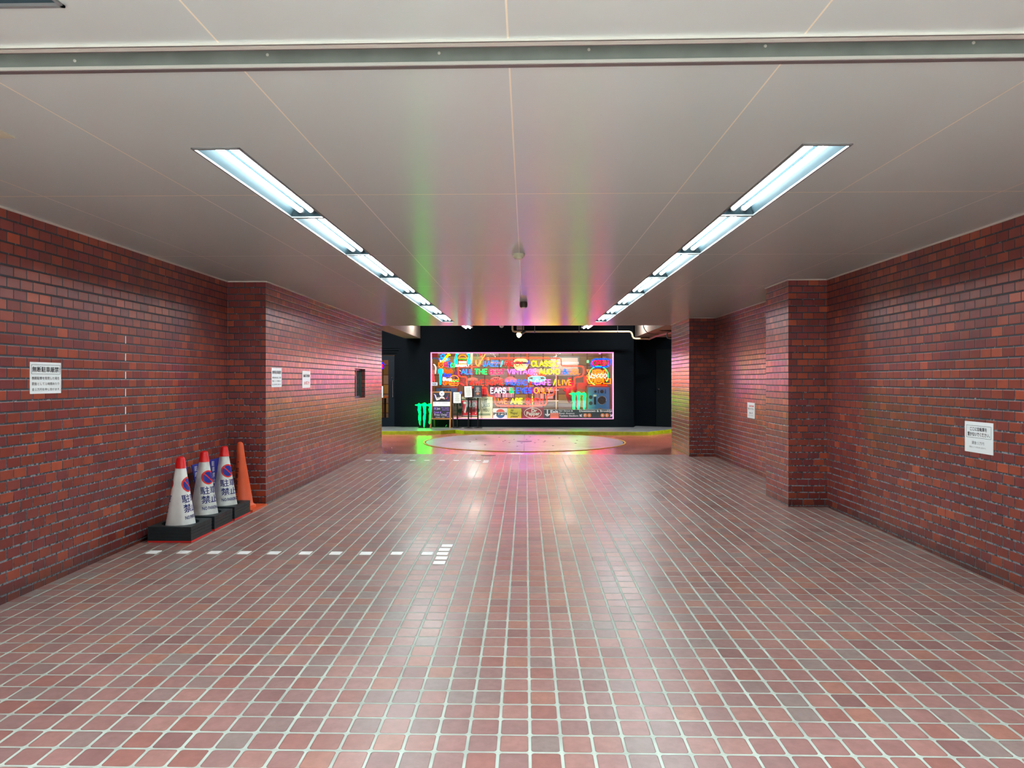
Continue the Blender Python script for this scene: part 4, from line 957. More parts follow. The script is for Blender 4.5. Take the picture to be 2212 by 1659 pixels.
for poly in ([(1268,819),(1274,819),(1275.5,824),(1279,824),(1280,800),(1285,800),(1285,825),(1282,828.5),(1273,828.5),(1269.5,824),(1268,819)],
             [(1287.5,800),(1297,800),(1301,803),(1301,809),(1298,813),(1301,817),(1301,825),(1297,828.5),(1287.5,828.5),(1287.5,800)],[(1291.5,804),(1296,804),(1296,810),(1291.5,810),(1291.5,804)],[(1291.5,815),(1296,815),(1296,824),(1291.5,824),(1291.5,815)],
             [(1304,800),(1308.5,800),(1308.5,822),(1313,822),(1313,818.5),(1318.5,818.5),(1318.5,828.5),(1304,828.5),(1304,800)]): mb.tube(pl(poly, Yj), .012, 6)
mb.build('letters', nm((1,.72,0)), r)
MB().tube(pl([(1268,799),(1275,799),(1271.5,807),(1268,799)], Yj), .008, 6).tube(pl(arc(1271,812,3,3,0,360), Yj), .008, 6).build('notes_tube', nm((1,.8,0)), r)
MB().tube(pl([(1275,832.5),(1290,831),(1311,832.5)], Yc), .012, 6).build('base_tube', nm((1,.3,.04),3), r)
# green claw signs
CL = [(178,495),(215,485),(250,480),(272,457),(290,462),(330,480),(365,465),(400,445),(415,443),(435,455),(470,485),(505,480),(520,462),(545,460),(575,485),(588,520),(578,600),(570,700),(560,800),(555,880),(540,930),(525,950),(510,905),(525,850),(520,780),(530,700),(510,600),(530,540),(500,520),(470,510),(447,520),(435,600),(440,680),(430,760),(425,840),(415,920),(410,1000),(400,1025),(385,1000),(390,900),(375,800),(395,720),(390,640),(385,580),(370,530),(350,495),(325,500),(320,560),(312,620),(322,690),(315,760),(322,820),(310,900),(308,960),(302,980),(288,950),(275,880),(262,800),(275,720),(262,650),(250,600),(262,540),(245,515),(210,505)]
def claw(label, dx, dy, Y, base=True, sy_=1.0):
    r = sign(label, 914+dx, 924+dy, Y, 'claw sign', 'claw_sign', 'glowing green claw mark signs')
    P = [atY(880+x/11.06+dx, 830+y/11.06+dy, Y) for x, y in CL]
    from mathutils.geometry import tessellate_polygon
    n = len(P); tri = tessellate_polygon([[Vector((p[0],p[2],0)) for p in P]])
    mb = MB(); mb.add([(p[0],Y-.02,p[2]) for p in P]+[(p[0],Y+.02,p[2]) for p in P], [tuple(t) for t in tri]+[tuple(i+n for i in t) for t in tri]+[(i,(i+1)%n,(i+1)%n+n,i+n) for i in range(n)])
    mb.build('claw_mark', nm((.0,.95,.62), 3.6), r)
    if base:
        a = atY(905,922,Y); MB().box(a[0], atY(928,922,Y)[0], Y-.08, Y+.08, ZS, ZS+.015).build('base', M['steel'], r)
        for px, py in ((907.3,918),(916,922)): q = atY(px,py,Y); MB().tube([(q[0],Y+.03,ZS),(q[0],Y+.03,q[2]+.25)], .008, 6).build('support', M['steel'], r)
    return r
claw('green glowing three stroke claw sign standing on the pavement left of the menu board', 0, 0, 17.75)
claw('green glowing three stroke claw sign inside the window beside the blue loudspeaker', 333, -24, Y1+.22, False)
# ---------------------------------------------------------------- signs along the bottom of the window
Yp = Y1+.10
def panel(label, x0, y0, x1, y1, m, name='sign_panel', cat='sign', Y=None, group=None):
    Y = Y or Yp; r = thing(name, label, cat, atY((x0+x1)/2, y1, Y), group); rect(MB(), x0, y0, x1, y1, Y, .012).build('panel', m, r); return r
def tx(r, t, x0, y0, x1, y1, m, bold=.02, Y=None, shear=0.0, name='lettering', tilt=0.0):
    o = textY(MB(), t, x0, y0, x1, y1, (Y or Yp)-.017, bold, 0, shear, tilt).build(name, m, r); return o
def colm(n, c): return mat(n, tuple(min(250, x*1.18+4) for x in c), .45)
cream = colm('aged_cream', (192,190,150)); dkg = colm('dark_green', (20,74,44)); ggr = colm('bottle_green', (20,110,64)); s7 = colm('soda_red', (196,16,30)); cw = colm('cream_white', (224,216,190))
r = panel('cream tin soda sign with a red 7up square and the words it likes you', 978, 857, 1064, 905, cream)
for cx, cy, rr in ((1030,876,3.6),(1031,887,5.2),(995,874,3.5),(994,888,5.2)): MB().prismY([(atY(p[0],p[1],Yp)[0],atY(p[0],p[1],Yp)[2]) for p in arc(cx,cy,rr,rr,0,360,20)[:-1]], Yp-.0145, Yp-.012).build('green_bubble', ggr, r)
rect(MB(),978,893.6,1059,894.6,Yp-.012,.002).build('stripe', dkg, r); rect(MB(),978,895.8,1059,896.8,Yp-.012,.002).build('stripe', dkg, r)
rect(MB(),997,862,1031,863.6,Yp-.0125,.0035).build('black_bar', M['ink'], r); rect(MB(),997,898.5,1031,900,Yp-.0125,.0035).build('black_bar', M['ink'], r)
rect(MB(),997,865,1031,897,Yp-.0125,.0035).build('red_square', s7, r); rect(MB(),997,897,1031,898,Yp-.0125,.0035).build('cream_edge', cw, r)
rk = M['ink']
for dx, m_ink, yy in ((1.2, rk, .0005), (0, cw, .0015)):
    textY(MB(), '7', 1001+dx, 867.5, 1014+dx, 892.5, Yp-.017-yy, .03, 0, .0).build('lettering', m_ink, r); textY(MB(), 'up', 1014.5+dx, 871, 1028+dx, 885, Yp-.017-yy, .02, 0, .15, 2).build('lettering', m_ink, r)
mb = MB()
for px, py in ((999.5,882),(1000,886),(1015,893.5),(1028.5,886),(1028.5,889.5),(1027.5,893)): mb.lathe([(0,-.004),(.014,-.004),(.014,0)], atY(px,py,Yp-.0165), 10, 'y')
mb.build('dots', cw, r)
tx(r, '...IT', 1041,863,1053.5,872,dkg,.01,tilt=2); tx(r, 'LIKES', 1040,872.5,1058,880.5,dkg,.01,tilt=2); tx(r, 'YOU', 1044,883,1056.5,890,dkg,.01,tilt=1); tx(r, 'KE', 981,873,987,878,dkg,.01); tx(r, '...', 981,886,987,887.5,dkg,.01)
r = panel('white PEPSI tin sign with a round red and blue emblem', 1065, 882, 1096, 905.2, colm('tin_white', (206,204,196)))
def half(cx, cy, rx, ry, a0, a1): return [(atY(p[0],p[1],Yp)[0],atY(p[0],p[1],Yp)[2]) for p in arc(cx,cy,rx,ry,a0,a1,16)]
MB().prismY(half(1081,893,9.8,9.6,18,162), Yp-.015, Yp-.012).build('red_half', colm('faded_red', (200,80,66)), r); MB().prismY(half(1081,893.6,9.8,9.6,198,342), Yp-.015, Yp-.012).build('blue_half', colm('faded_blue', (44,88,124)), r)
tx(r, 'PEPSI', 1066,891,1094.5,896.5,M['ink'],.03)
r = panel('yellow tin sign reading say Pepsi please', 1096.3, 882.5, 1126, 905.2, colm('tin_yellow', (196,186,56)))
tx(r, 'say', 1103,884.5,1110,889.5,M['ink'],.01,shear=.15); tx(r, '"Pepsi', 1101,889.5,1118,896.5,M['ink'],.01,shear=.15); tx(r, 'please"', 1103,897,1121,903,M['ink'],.01,shear=.15)
r = panel('dark red tin sign with a white oval and the words Dr Pepper', 1126.5, 880, 1175, 905.5, colm('maroon', (130,50,56)))
MB().tube([atY(x,y,Yp-.014) for x, y in arc(1151,892,18.5,10.8,0,360,32)], .009, 6).build('oval', cw, r)
MB().prismY(half(1151,892,18,10.4,0,359), Yp-.0135, Yp-.012).build('oval_field', colm('mid_red', (150,44,46)), r)
tx(r, 'Dr', 1148,883,1160,891,cw,.04,shear=.0); tx(r, 'Pepper', 1137,889,1166,900,cw,.04)
# subway direction sign
r = panel('long dark subway direction sign with white Exit and Downtown and Brooklyn lettering', 1175, 884.6, 1325, 905.5, colm('subway_black', (38,52,54)))
tw = colm('subway_white', (214,226,224))
rect(MB(),1175,884,1325,884.9,Yp-.008,.006).build('top_edge', M['galvl'], r)
def arrow(mb, cx, cy, L, ang, w=1.0, head=4.5):
    a = radians(ang); ux, uy = cos(a), -sin(a); nx, ny = -uy, ux; t = (cx+ux*L/2, cy+uy*L/2); s0 = (cx-ux*L/2, cy-uy*L/2); Yt = Yp-.015
    for A, B in ((s0, t), ((t[0]-ux*head+nx*head, t[1]-uy*head+ny*head), t), ((t[0]-ux*head-nx*head, t[1]-uy*head-ny*head), t)):
        d = (B[0]-A[0], B[1]-A[1]); l = math.hypot(*d); n = (-d[1]/l*w, d[0]/l*w)
        mb.prismY([(atY(x,y,Yt)[0],atY(x,y,Yt)[2]) for x, y in ((A[0]+n[0],A[1]+n[1]),(B[0]+n[0],B[1]+n[1]),(B[0]-n[0],B[1]-n[1]),(A[0]-n[0],A[1]-n[1]))], Yt-.003, Yt+.003)
    return mb
for cx, cy, L, ang in ((1182.5,892,14,270),(1255,897,6,225),(1320,897,6,315)): arrow(MB(), cx, cy, L, ang, 1.2 if L > 10 else .8, 4.6 if L > 10 else 3).build('arrow', tw, r)
rect(MB(),1188.5,892,1207,905,Yp-.012,.002).build('orange_block', colm('salmon', (196,104,80)), r)
tx(r, 'Exit', 1189,885.8,1206,892,tw,.03)
for i, t in enumerate(('161 Street &', 'River Avenue', 'Yankee Stadium')): tx(r, t, 1208, 885.6+5.2*i, [1237.5,1241,1249][i], 889.4+5.2*i, tw, .01)
tx(r, 'Downtown & Brooklyn', 1251.5,885.5,1324,891.5,tw,.02)
oc = colm('route_orange', (190,112,44))
for cx, t in ((1264,'F'),(1273,'M'),(1301.5,'B'),(1311,'D')):
    o = MB().prismY(half(cx,897,4.3,4.3,0,345), Yp-.015, Yp-.012).build('route_disc', oc, r); textY(MB(), t, cx-1.6,895,cx+1.6,899.2,Yp-.018,.02).build('lettering', tw, o)
# ---------------------------------------------------------------- loudspeakers
def speaker(label, x0, y0, x1, y1, Y, group='blue baffle loudspeakers in the window', full=True):
    a = atY(x0,y1,Y); b = atY(x1,y0,Y); r = thing('loudspeaker', label, 'loudspeaker', ((a[0]+b[0])/2, Y, a[2]), group)
    w = b[0]-a[0]; h = b[2]-a[2]
    MB().box(a[0],b[0],Y,Y+.32,a[2],b[2]).build('cabinet', mat('walnut', (96,48,30), .4), r)
    MB().box(a[0]+.03,b[0]-.03,Y-.006,Y,a[2]+.01,b[2]-.03).build('baffle', mat('speaker_blue', (46,104,156), .5), r)
    P = lambda px, py: atY(px, py, Y-.008)
    if full:
        def cone_(px, py, rr, nm_, rim=True):
            c = P(px,py); 
            if rim: MB().lathe([(rr*.9,.004),(rr*.9,-.012),(rr,-.012),(rr,.004)], c, 32, 'y').build('%s_rim' % nm_, M['chrome'] if rr > .08 else M['steel'], r, smooth=True)
            MB().lathe([(rr*.9,-.004),(rr*.3,.0),(rr*.28,-.012),(0,-.016)], c, 32, 'y').build(nm_, mat('paper_cone', (24,24,28), .6), r, smooth=True)
        cone_(1300,864.5,.118,'woofer'); cone_(1286,846,.034,'horn'); cone_(1300,845.8,.046,'tweeter')
        for y in (858,871): MB().lathe([(0,-.003),(.048,-.003),(.048,0)], P(1276,y), 24, 'y').build('port', M['black'], r)
        rect(MB(),1282,852.5,1288.5,856.5,Y-.006,.006).build('plate', M['galvl'], r); rect(MB(),1283,857.5,1287.5,874,Y-.006,.005).build('control_strip', M['steel'], r)
        for px in (1292.5,1308): rect(MB(),px-.8,841.5,px+.8,850,Y-.006,.005).build('slot', M['steel'], r)
        MB().lathe([(.11,-.006),(.12,-.012),(.13,-.006)], P(1296,892), 32, 'y').build('lower_rim', M['galvd'], r)
    else:
        textY(MB(), 'J O L', 950,841,977,848,Y-.012,.03).build('lettering', M['ink'], r)
    return r
speaker('large blue fronted loudspeaker at the right end of the window', 1267.5, 834, 1319, 900, Y1+.30)
speaker('blue fronted loudspeaker behind the chalk menu board', 940, 836, 989, 900, Y1+.25, full=False)
# ---------------------------------------------------------------- things inside the shop
rs = random.Random(11)
sleeve = [mat('record_sleeve', c, .5) for c in ((200,196,190),(170,168,166),(226,222,214),(150,140,140),(190,180,196),(120,110,110))]
def shelf_unit(label, x0, y0, x1, y1, Y, rows, n):
    a = atY(x0,y1,Y); b = atY(x1,y0,Y); r = thing('record_shelf', label, 'shelf', ((a[0]+b[0])/2, Y, a[2]))
    H = (b[2]-a[2])/rows; mb = MB()
    for k in range(rows+1): mb.box(a[0],b[0],Y,Y+.33,a[2]+k*H-.008,a[2]+k*H+.008)
    mb.build('boards', M['darkwood'], r)
    mb = MB(); [mb.box(x-.008,x+.008,Y,Y+.33,a[2],b[2]) for x in (a[0],(a[0]+b[0])/2,b[0])]; mb.build('uprights', M['darkwood'], r)
    MB().box(a[0],b[0],Y+.33,Y+.345,a[2],b[2]).build('back', M['darkwood'], r)
    pr = MB().box(0,.020,0,.30,0,H-.055); first = None
    for k in range(rows):
        x = a[0]+.012
        while x < b[0]-.035:
            w_ = rs.uniform(.016,.034)
            mid = (a[0]+b[0])/2
            if x < mid+.01 and x+w_ > mid-.01: x = mid+.011
            o = MB().box(x,x+w_,Y+.005,Y+.305,a[2]+k*H+.009,a[2]+k*H+H-rs.uniform(.035,.05)).build('record_sleeve', sleeve[rs.randrange(6)])
            tag(o, 'pale record sleeve standing upright on %s' % label.split(' full')[0], 'record', 'record sleeves on %s' % label.split(' full')[0]); x += w_+.002
shelf_unit('the left record shelf full of pale spines behind the neon words', 1057, 832, 1112, 859, Y1+1.6, 2, 0)
shelf_unit('the right record shelf full of pale spines near the white post', 1154, 832, 1199, 862, Y1+1.6, 2, 0)
def boxthing(name, label, cat, x0, y0, x1, y1, Y, dep, m, extra=None):
    a = atY(x0,y1,Y); b = atY(x1,y0,Y); mb = MB().box(a[0],b[0],Y,Y+dep,a[2],b[2])
    return a, b, mb
# low counter with red front
a, b, mb = boxthing('', '', '', 1000, 872, 1262, 905, Y1+1.3, .4, None); r = thing('shop_counter', 'long red fronted counter inside the shop behind the tin signs', 'counter', (0,Y1+1.3,ZS))
MB().box(a[0],b[0],Y1+1.3,Y1+1.8,ZS+.01,a[2]+.20).build('front', M['redv'], r); MB().box(a[0]-.02,b[0]+.02,Y1+1.27,Y1+1.85,a[2]+.20,a[2]+.235).build('top', mat('pale_top', (190,180,180), .3), r)
# white post and cross bars
r = thing('display_stand', 'white metal stand with cross bars behind the right of the neon words', 'stand', atY(1201.5,905,Y1+.9))
q = atY(1201.5,762,Y1+.9); p = atY(1201.5,905,Y1+.9); MB().tube([(p[0],p[1],ZS+.01),(p[0],p[1],SZ1)], .014, 8).build('post', mat('pale_metal', (190,180,186), .3), r)
for y, xa, xb in ((843,1183,1207),(866,1183,1206)): MB().tube(pl([(xa,y),(xb,y)], Y1+.9), .016, 8).build('bar', mat('pale_metal', (190,180,186), .3), r)
# red booth and red figure-like horn
r = thing('booth_seat', 'red vinyl booth seat stacked high at the right of the shop', 'seat', atY(1256,880,Y1+.95))
Yq = Y1+.95
for x0, y0, x1, y1 in ((1245,827,1267,842),(1245,843,1267,858),(1245,859,1267,880),(1259,811,1267,826)): rect(MB(), x0,y0,x1,y1,Yq,.2).build('cushion', M['redv'], r)
r = thing('gramophone', 'deep red curved gramophone horn inside the right of the window', 'gramophone', atY(1230,870,Y1+.7)); Yg = Y1+.7
cc = [(1229,816,.045),(1231,822,.07),(1233,830,.115),(1234,840,.16),(1232,850,.14),(1231,858,.10),(1230,866,.05),(1230,870,.02)]
MB().tube([atY(x,y,Yg) for x, y, _ in cc], [q_[2] for q_ in cc], 18).build('horn', mat('dark_red_lacquer', (140,8,20), .25), r, smooth=True)
MB().tube([atY(x,y,Yg) for x, y in ((1217,841),(1220,844),(1228,845))], [.03,.035,.03], 10).build('arm', mat('dark_red_lacquer', (140,8,20), .25), r, smooth=True)
# wooden name boards in the middle
for x0, y0, x1, y1, t, lab in ((1010,815,1032,822,None,'pale round ended wooden board above the word awesome'),(1060,814,1085,822,'NO','wooden board with the letters NO above the word music'),(1090,813,1116,826,None,'pale arched wooden sign above the word music')):
    Yw = Y1+1.1; r = thing('wooden_sign', lab, 'sign', atY((x0+x1)/2,y1,Yw), 'wooden signs inside the shop'); n_ = 10
    P = [(x0,y1)]+[(x0+(x1-x0)*i/n_, y1-(y1-y0)*(.55+.45*sin(pi*i/n_))) for i in range(n_+1)]+[(x1,y1)]
    MB().prismY([(atY(x,y,Yw)[0],atY(x,y,Yw)[2]) for x, y in P], Yw, Yw+.02).build('board', mat('pale_wood', (196,156,104), .5), r)
    if t: textY(MB(), t, x0+7,816.5,x1-7,820.5,Yw-.004,.02).build('lettering', M['ink'], r)
    MB().tube([atY((x0+x1)/2,(y0+y1)/2,Yw+.03), (atY((x0+x1)/2,0,Yw+.03)[0],Yw+.03,SZ1)], .003, 5).build('wire', M['steel'], r)
r = thing('sofa', 'dark red sofa back low at the left of the shop behind the menu stands', 'sofa', atY(1028,872,Y1+1.0))
rect(MB(),1006,834,1052,872,Y1+1.0,.3).build('back', mat('oxblood_vinyl', (96,8,16), .35), r)
for px in (1014,1030,1046): rect(MB(),px-7,838,px+7,852,Y1+.68,.06).build('cushion', mat('oxblood_vinyl', (120,10,20), .35), r)
r = thing('drum', 'dark purple round drum hung behind the word all', 'drum', atY(988,816,Y1+1.2)); c = atY(989,808,Y1+1.2)
MB().lathe([(0,-.06),(.11,-.06),(.115,-.05),(.115,.1),(0,.1)], c, 28, 'y').build('shell', mat('purple_lacquer', (60,24,66), .3), r, smooth=True); MB().tube([(c[0],c[1]+.02,c[2]),(c[0],c[1]+.02,SZ1)], .004, 5).build('wire', M['steel'], r)
r = thing('patterned_panel', 'brown speckled leather panel beside the yellow neon burger', 'panel', atY(1000,832,Y1+1.2)); rect(MB(),992,817,1009,834,Y1+1.2,.04).build('board', mat('speckled_leather', (150,90,60), .5, noise=.8, nscale=35), r)
for px, lab in ((1019,'first orange brown post from the left inside the shop'),(1098.5,'orange brown post behind the word rock'),(1139,'orange brown post right of the yellow paper lamp')):
    q = atY(px,800,Y1+2.2); tag(MB().box(q[0]-.03,q[0]+.03,q[1],q[1]+.06,ZS+.01,SZ1).build('timber_post', mat('orange_timber', (190,104,50), .5)), lab, 'post', 'timber posts inside the shop')
for y0, y1, lab in ((782,787,'upper pale metal duct running across the back of the shop'),(797,812,'broad grey panel band across the back of the shop')):
    tag(rect(MB(),1060,y0,1250,y1,Y1+2.6,.1).build('duct', mat('dull_metal_band', (140,132,128), .4)), lab, 'duct')
# purple stool, dark red round tub, projector like picture boxes
r = thing('bar_stool', 'purple padded stool in front of the record shelves', 'stool', (atY(1150,860,Y1+1.0)[0], Y1+1.0, ZS+.01)); q = atY(1150,842,Y1+1.0)
MB().lathe([(.0,-.10),(.14,-.10),(.17,-.02),(.16,.04),(.10,.07),(0,.08)], q, 24).build('seat', mat('purple_vinyl', (92,30,110), .35), r, smooth=True)
MB().lathe([(.16,ZS-q[2]+.01),(.16,ZS-q[2]+.03),(.025,ZS-q[2]+.05),(.025,-.10)], q, 20).build('pedestal', M['chrome'], r, smooth=True)
r = thing('picture_frame', 'framed pale picture high at the back right of the shop', 'picture', atY(1218,790,SY1-.02))
rect(MB(),1187,770,1251,806,SY1-.01,.03).build('frame', colm('grey_green_frame', (84,98,92)), r); rect(MB(),1190,773,1248,803,SY1-.035,.006).build('picture', colm('pale_print', (176,166,156)), r)
for px in (1213,1222,1228,1240):
    o = rect(MB(),px-3.5,797,px+3.5,810,SY1-.06,.02).build('record_cover', colm('cover', [(190,80,70),(200,160,90),(110,130,160),(170,60,90)][(px//3)%4])); tag(o, 'square record cover on display at the back right wall', 'record cover', 'record covers on the shop wall')
r = thing('emergency_sign', 'tiny green exit sign on the right inner wall', 'sign', atY(1269.5,784,SY1-.03)); rect(MB(),1267.5,778,1272,784,SY1-.02,.02).build('box', mat('exit_green', (90,200,120), .5, emit=(.2,.8,.35), es=1.0), r)
# interior behind the glazed door
r = thing('dining_table', 'small orange topped table behind the glazed door', 'table', (atY(832,857,Y1+1.2)[0], Y1+1.2, ZS+.01)); q = atY(832,857,Y1+1.2)
MB().box(q[0]-.4,q[0]+.35,Y1+.9,Y1+1.5,q[2]-.03,q[2]+.02).build('tabletop', mat('orange_wood', (190,100,40), .35), r); MB().lathe([(.22,ZS-q[2]+.01),(.03,ZS-q[2]+.05),(.03,-.03)], (q[0],q[1],q[2]), 16).build('pedestal', M['steel'], r)
r = sign('small blue and red neon fragment seen through the glazed door', 826, 797, Y1+.5)
MB().tube(pl([(818,783),(826,784),(829,787),(828,794),(824,797),(816,797)], Y1+.5), .012, 6).build('blue_tube', nm((.05,.15,1)), r); MB().tube(pl([(820,786),(826.5,788),(825.5,794),(819,795)], Y1+.5), .012, 6).build('red_tube', nm((1,.04,.2)), r)
o = rect(MB(),822,834,827.3,859,Y1+.105,.004).build('door_notice', M['paper']); tag(o, 'white paper strip stuck on the glazed door', 'notice')
# ---------------------------------------------------------------- chalk board
YA = 17.72
r = thing('menu_board', 'wooden A frame chalk menu board standing before the window', 'menu board', (atY(953,924,YA)[0], YA, ZS))
M['oak'] = mat('oak', (150,104,52), .5, noise=.2, nscale=20)
A = lambda x, y, o=0: atY(x, y, YA+o)
def bar(mb, p, q, w=.018, d=.02):
    (x0,y0,z0), (x1,y1,z1) = p, q
    if abs(z1-z0) > abs(x1-x0): mb.hexa([(x0-w,y0-d,z0),(x0+w,y0-d,z0),(x0+w,y0+d,z0),(x0-w,y0+d,z0)],[(x1-w,y1-d,z1),(x1+w,y1-d,z1),(x1+w,y1+d,z1),(x1-w,y1+d,z1)])
    else: mb.box(x0,x1,y0-d,y0+d,z0-w,z0+w)
    return mb
fl = lambda x, y0: (A(x,924)[0], y0, ZS)
bar(MB(), fl(931.3,YA-.10), A(935,847)).build('leg', M['oak'], r); bar(MB(), fl(973,YA-.10), A(974,847)).build('leg', M['oak'], r)
bar(MB(), (A(936,924)[0],YA+.25,ZS), A(936,848,.02)).build('leg', M['darkwood'], r); bar(MB(), (A(977,924)[0],YA+.25,ZS), A(975,848,.02)).build('leg', M['darkwood'], r)
bar(MB(), A(934,847), A(975,847)).build('top_rail', M['oak'], r); bar(MB(), A(934,904.5,-.06), A(975,904.5,-.06)).build('bottom_rail', M['oak'], r)
Yf = YA-.075
M['chalk'] = mat('chalk_board', (28,30,40), .6)
rect(MB(),935.3,848.5,972.3,903,Yf+.03,.03).build('board', M['chalk'], r)
pu = mat('purple_print', (64,46,120), .5); pw = mat('pale_drawing', (214,200,196), .5); pv = mat('violet_chalk', (150,110,220), .6, emit=(.4,.25,.8), es=.15)
mb = MB(); 
for i in range(40):
    x = rs.choice([rs.uniform(936,944),rs.uniform(963,971)]); y = rs.uniform(849,866); rect(mb,x,y,x+rs.uniform(.6,1.8),y+rs.uniform(.5,1.5),Yf,.001)
mb.build('purple_specks', pu, r)
Ya = Yf-.006
MB().tube([atY(x,y,Ya) for x,y in ((937,851.5),(940,853),(942,859),(944,864),(947,863),(946,858))], [.006,.012,.018,.026,.022,.012], 6).build('drawn_saxophone', pw, r)
MB().tube([atY(x,y,Ya) for x,y in ((948.5,863.5),(951,860),(954.5,858.5),(958,860),(961,862.5)) ], [.012,.03,.035,.03,.01], 8).build('drawn_burger', pw, r)
MB().tube([atY(x,y,Ya) for x,y in ((969,852),(967,857),(965,862))], [.006,.008,.024], 8).build('drawn_guitar', mat('guitar_red', (150,40,60), .5), r)
rect(MB(),935.6,868,972.2,877.3,Yf-.001,.004).build('menu_strip', M['paper'], r)
mb = MB()
for x0, x1, n_ in ((937.5,943,5),(946,952,6),(955,968,6)):
    for i in range(n_): rect(mb,x0,869.6+i*1.15,x1-(0 if i else 1),869.9+i*1.15+(.5 if i == 0 else 0),Yf-.0055,.0005)
mb.build('print_lines', M['inkg'], r)
q = atY(954.5,850.2,Yf-.03); MB().lathe([(0,-.012),(.062,-.012),(.062,0)], q, 28, 'y').build('round_badge', M['paper'], r); MB().prismY([(q[0]+.018*a,q[2]+.018*b) for a,b in ((1,0),(0,1),(-1,0),(0,-1))], q[1]-.016, q[1]-.0125).build('badge_diamond', M['ink'], r)
ch = mat('white_chalk', (200,196,214), .7)
for t, x0, y0, x1, y1, m_ in (('米',936.5,879,943,886,pv),('Jazz',943.5,880,951,886,ch),('The regular',953,880,970,883,pv),('menu only',955,884,970,887,pv),('Drink &',937,888.5,953,893,pv),('Fries Only',938,893.5,965,899.5,ch),('mon - fri',941,900,960,902.2,ch)):
    textY(MB(), t, x0, y0, x1, y1, Yf-.003, .0, 0, .1).build('chalk_lettering', m_, r)
MB().tube([atY(x,y,Yf-.004) for x,y in ((965.5,891),(965.5,900.5),(969.5,900.5),(970,891),(965.5,891))], .005, 5).build('drawn_cup', pv, r)
o = MB().tube([(atY(963,919.5,17.9)[0],17.9,ZS+.02),(atY(965.5,916.5,17.9)[0],17.9,ZS+.075)], .01, 6).build('door_stop', M['chrome']); tag(o, 'small shiny metal door stop at the wall foot behind the menu board', 'door stop')
# ---------------------------------------------------------------- three menu stands
def stand(label, x0, y0, x1, y1, pole, tilt, paper, Y, star=False):
    b = atY(pole, 924.4, Y); r = thing('menu_stand', label, 'menu stand', (b[0], Y, ZS), 'black pole menu stands')
    MB().lathe([(.116,0),(.116,.008),(.05,.014),(.018,.022),(0,.022)], (b[0],Y,ZS), 28).build('base', M['steel'], r, smooth=True)
    top = atY(pole, y1-1, Y); MB().tube([(b[0],Y,ZS+.015),(top[0],Y,top[2])], .018, 10).build('pole', M['steel'], r)
    c = atY((x0+x1)/2,(y0+y1)/2,Y-.03); a_ = radians(tilt); w = (x1-x0)/2/F*Y; h = (y1-y0)/2/F*Y
    rot = lambda x, y, z: (c[0]+(x*cos(a_)-z*sin(a_)), y, c[2]+(x*sin(a_)+z*cos(a_)))
    MB().box(-w,w,c[1]-.012,c[1]+.012,-h,h).map(rot).build('frame', M['steel'], r)
    MB().box(-w*.84,w*.84,c[1]-.015,c[1]-.0125,-h*.90,h*.90).map(rot).build('sheet', paper, r)
    dark = paper is not SH; mb = MB()
    for i in range(14):
        if dark and i > 5: break
        zz = h*(.72-i*(.105 if not dark else .13)); ww = w*rs.uniform(.3,.68); mb.box(-ww,ww,c[1]-.0162,c[1]-.0155,zz-.003,zz+.003)
    mb.map(rot).build('print_lines', M['inkg'] if not dark else pw, r)
    if dark:
        mb = MB(); P = []
        for k_ in range(10): t = pi/2+k_*pi/5; rr = .055 if k_%2 == 0 else .026; P.append((rr*cos(t), -h*.3+rr*sin(t)))
        mb.prismY(P, c[1]-.0165, c[1]-.0155).map(rot).build('food_picture', mat('food_tan', (170,110,80), .5), r); MB().box(-w*.9,w*.9,c[1]-.02,c[1]-.0125,-h,-h*.86).map(rot).build('lower_edge', M['galv'], r)
    if star:
        q = (w*.85, h*.95); mb = MB(); P = []
        for k_ in range(12): t = k_*pi/6; rr = .055 if k_%2 == 0 else .022; P.append((q[0]+rr*cos(t), q[1]-.02+rr*sin(t)))
        mb.prismY(P, c[1]-.024, c[1]-.017).map(rot).build('blue_star', mat('star_blue', (70,100,180), .5, noise=.4, nscale=60), r)
    return r
SH = mat('cream_sheet', (216,220,206), .5); SD = mat('dark_sheet', (48,52,58), .4)
stand('lowest black menu stand with a cream sheet and blue star ornament', 978, 846, 997.2, 871.8, 988, 0, SH, 17.72, True)
stand('tall black menu stand with a slightly tilted cream sheet', 1002, 833, 1021, 859.3, 1012, 2.5, SH, 17.66)
stand('tall black menu stand with a dark sheet and food picture', 1022.5, 833, 1041.5, 859.3, 1032.3, 0, SD, 17.70)
# ---------------------------------------------------------------- pipes, brackets, spotlight under the yard ceiling
YP = 17.4
def pipe(label, pts, r_, m, Y=None, name='pipe', cat='pipe'):
    P = [atY(p[0], p[1], p[2] if len(p) > 2 else YP) for p in pts]
    Q = [Vector(P[0])]
    for i in range(1, len(P)-1):
        a, b, c = Vector(P[i-1]), Vector(P[i]), Vector(P[i+1]); d = min(.06, (a-b).length*.45, (c-b).length*.45)
        p0, p1 = b+(a-b).normalized()*d, b+(c-b).normalized()*d; Q += [p0, b*.5+(p0+p1)*.25, p1]
    Q.append(Vector(P[-1])); o = MB().tube(Q, r_, 10).build(name, m, smooth=True); tag(o, label, cat); return o
pipe('long cream pipe running below the black ceiling and stepping down at the right', [(1107,700),(1107,716.5),(1364,716.5),(1367.5,731.5),(1402,732)], .024, M['pipe'])
pipe('pink lit pipe slanting up to the right from the end of the cream pipe', [(1402,732.5,17.45),(1417,726,16.5),(1470,713,14.6)], .026, mat('pink_lit_pipe', (200,150,140), .4))  # pink light painted into the colour of this stretch of pipe
pipe('thin curved cable hanging beside the right beam', [(1389,698,16.2),(1391,710,16.2),(1398,719,16.2),(1409,722,16.2),(1423,722,16.2)], .010, mat('dull_cable', (120,104,80), .5), name='cable', cat='cable')
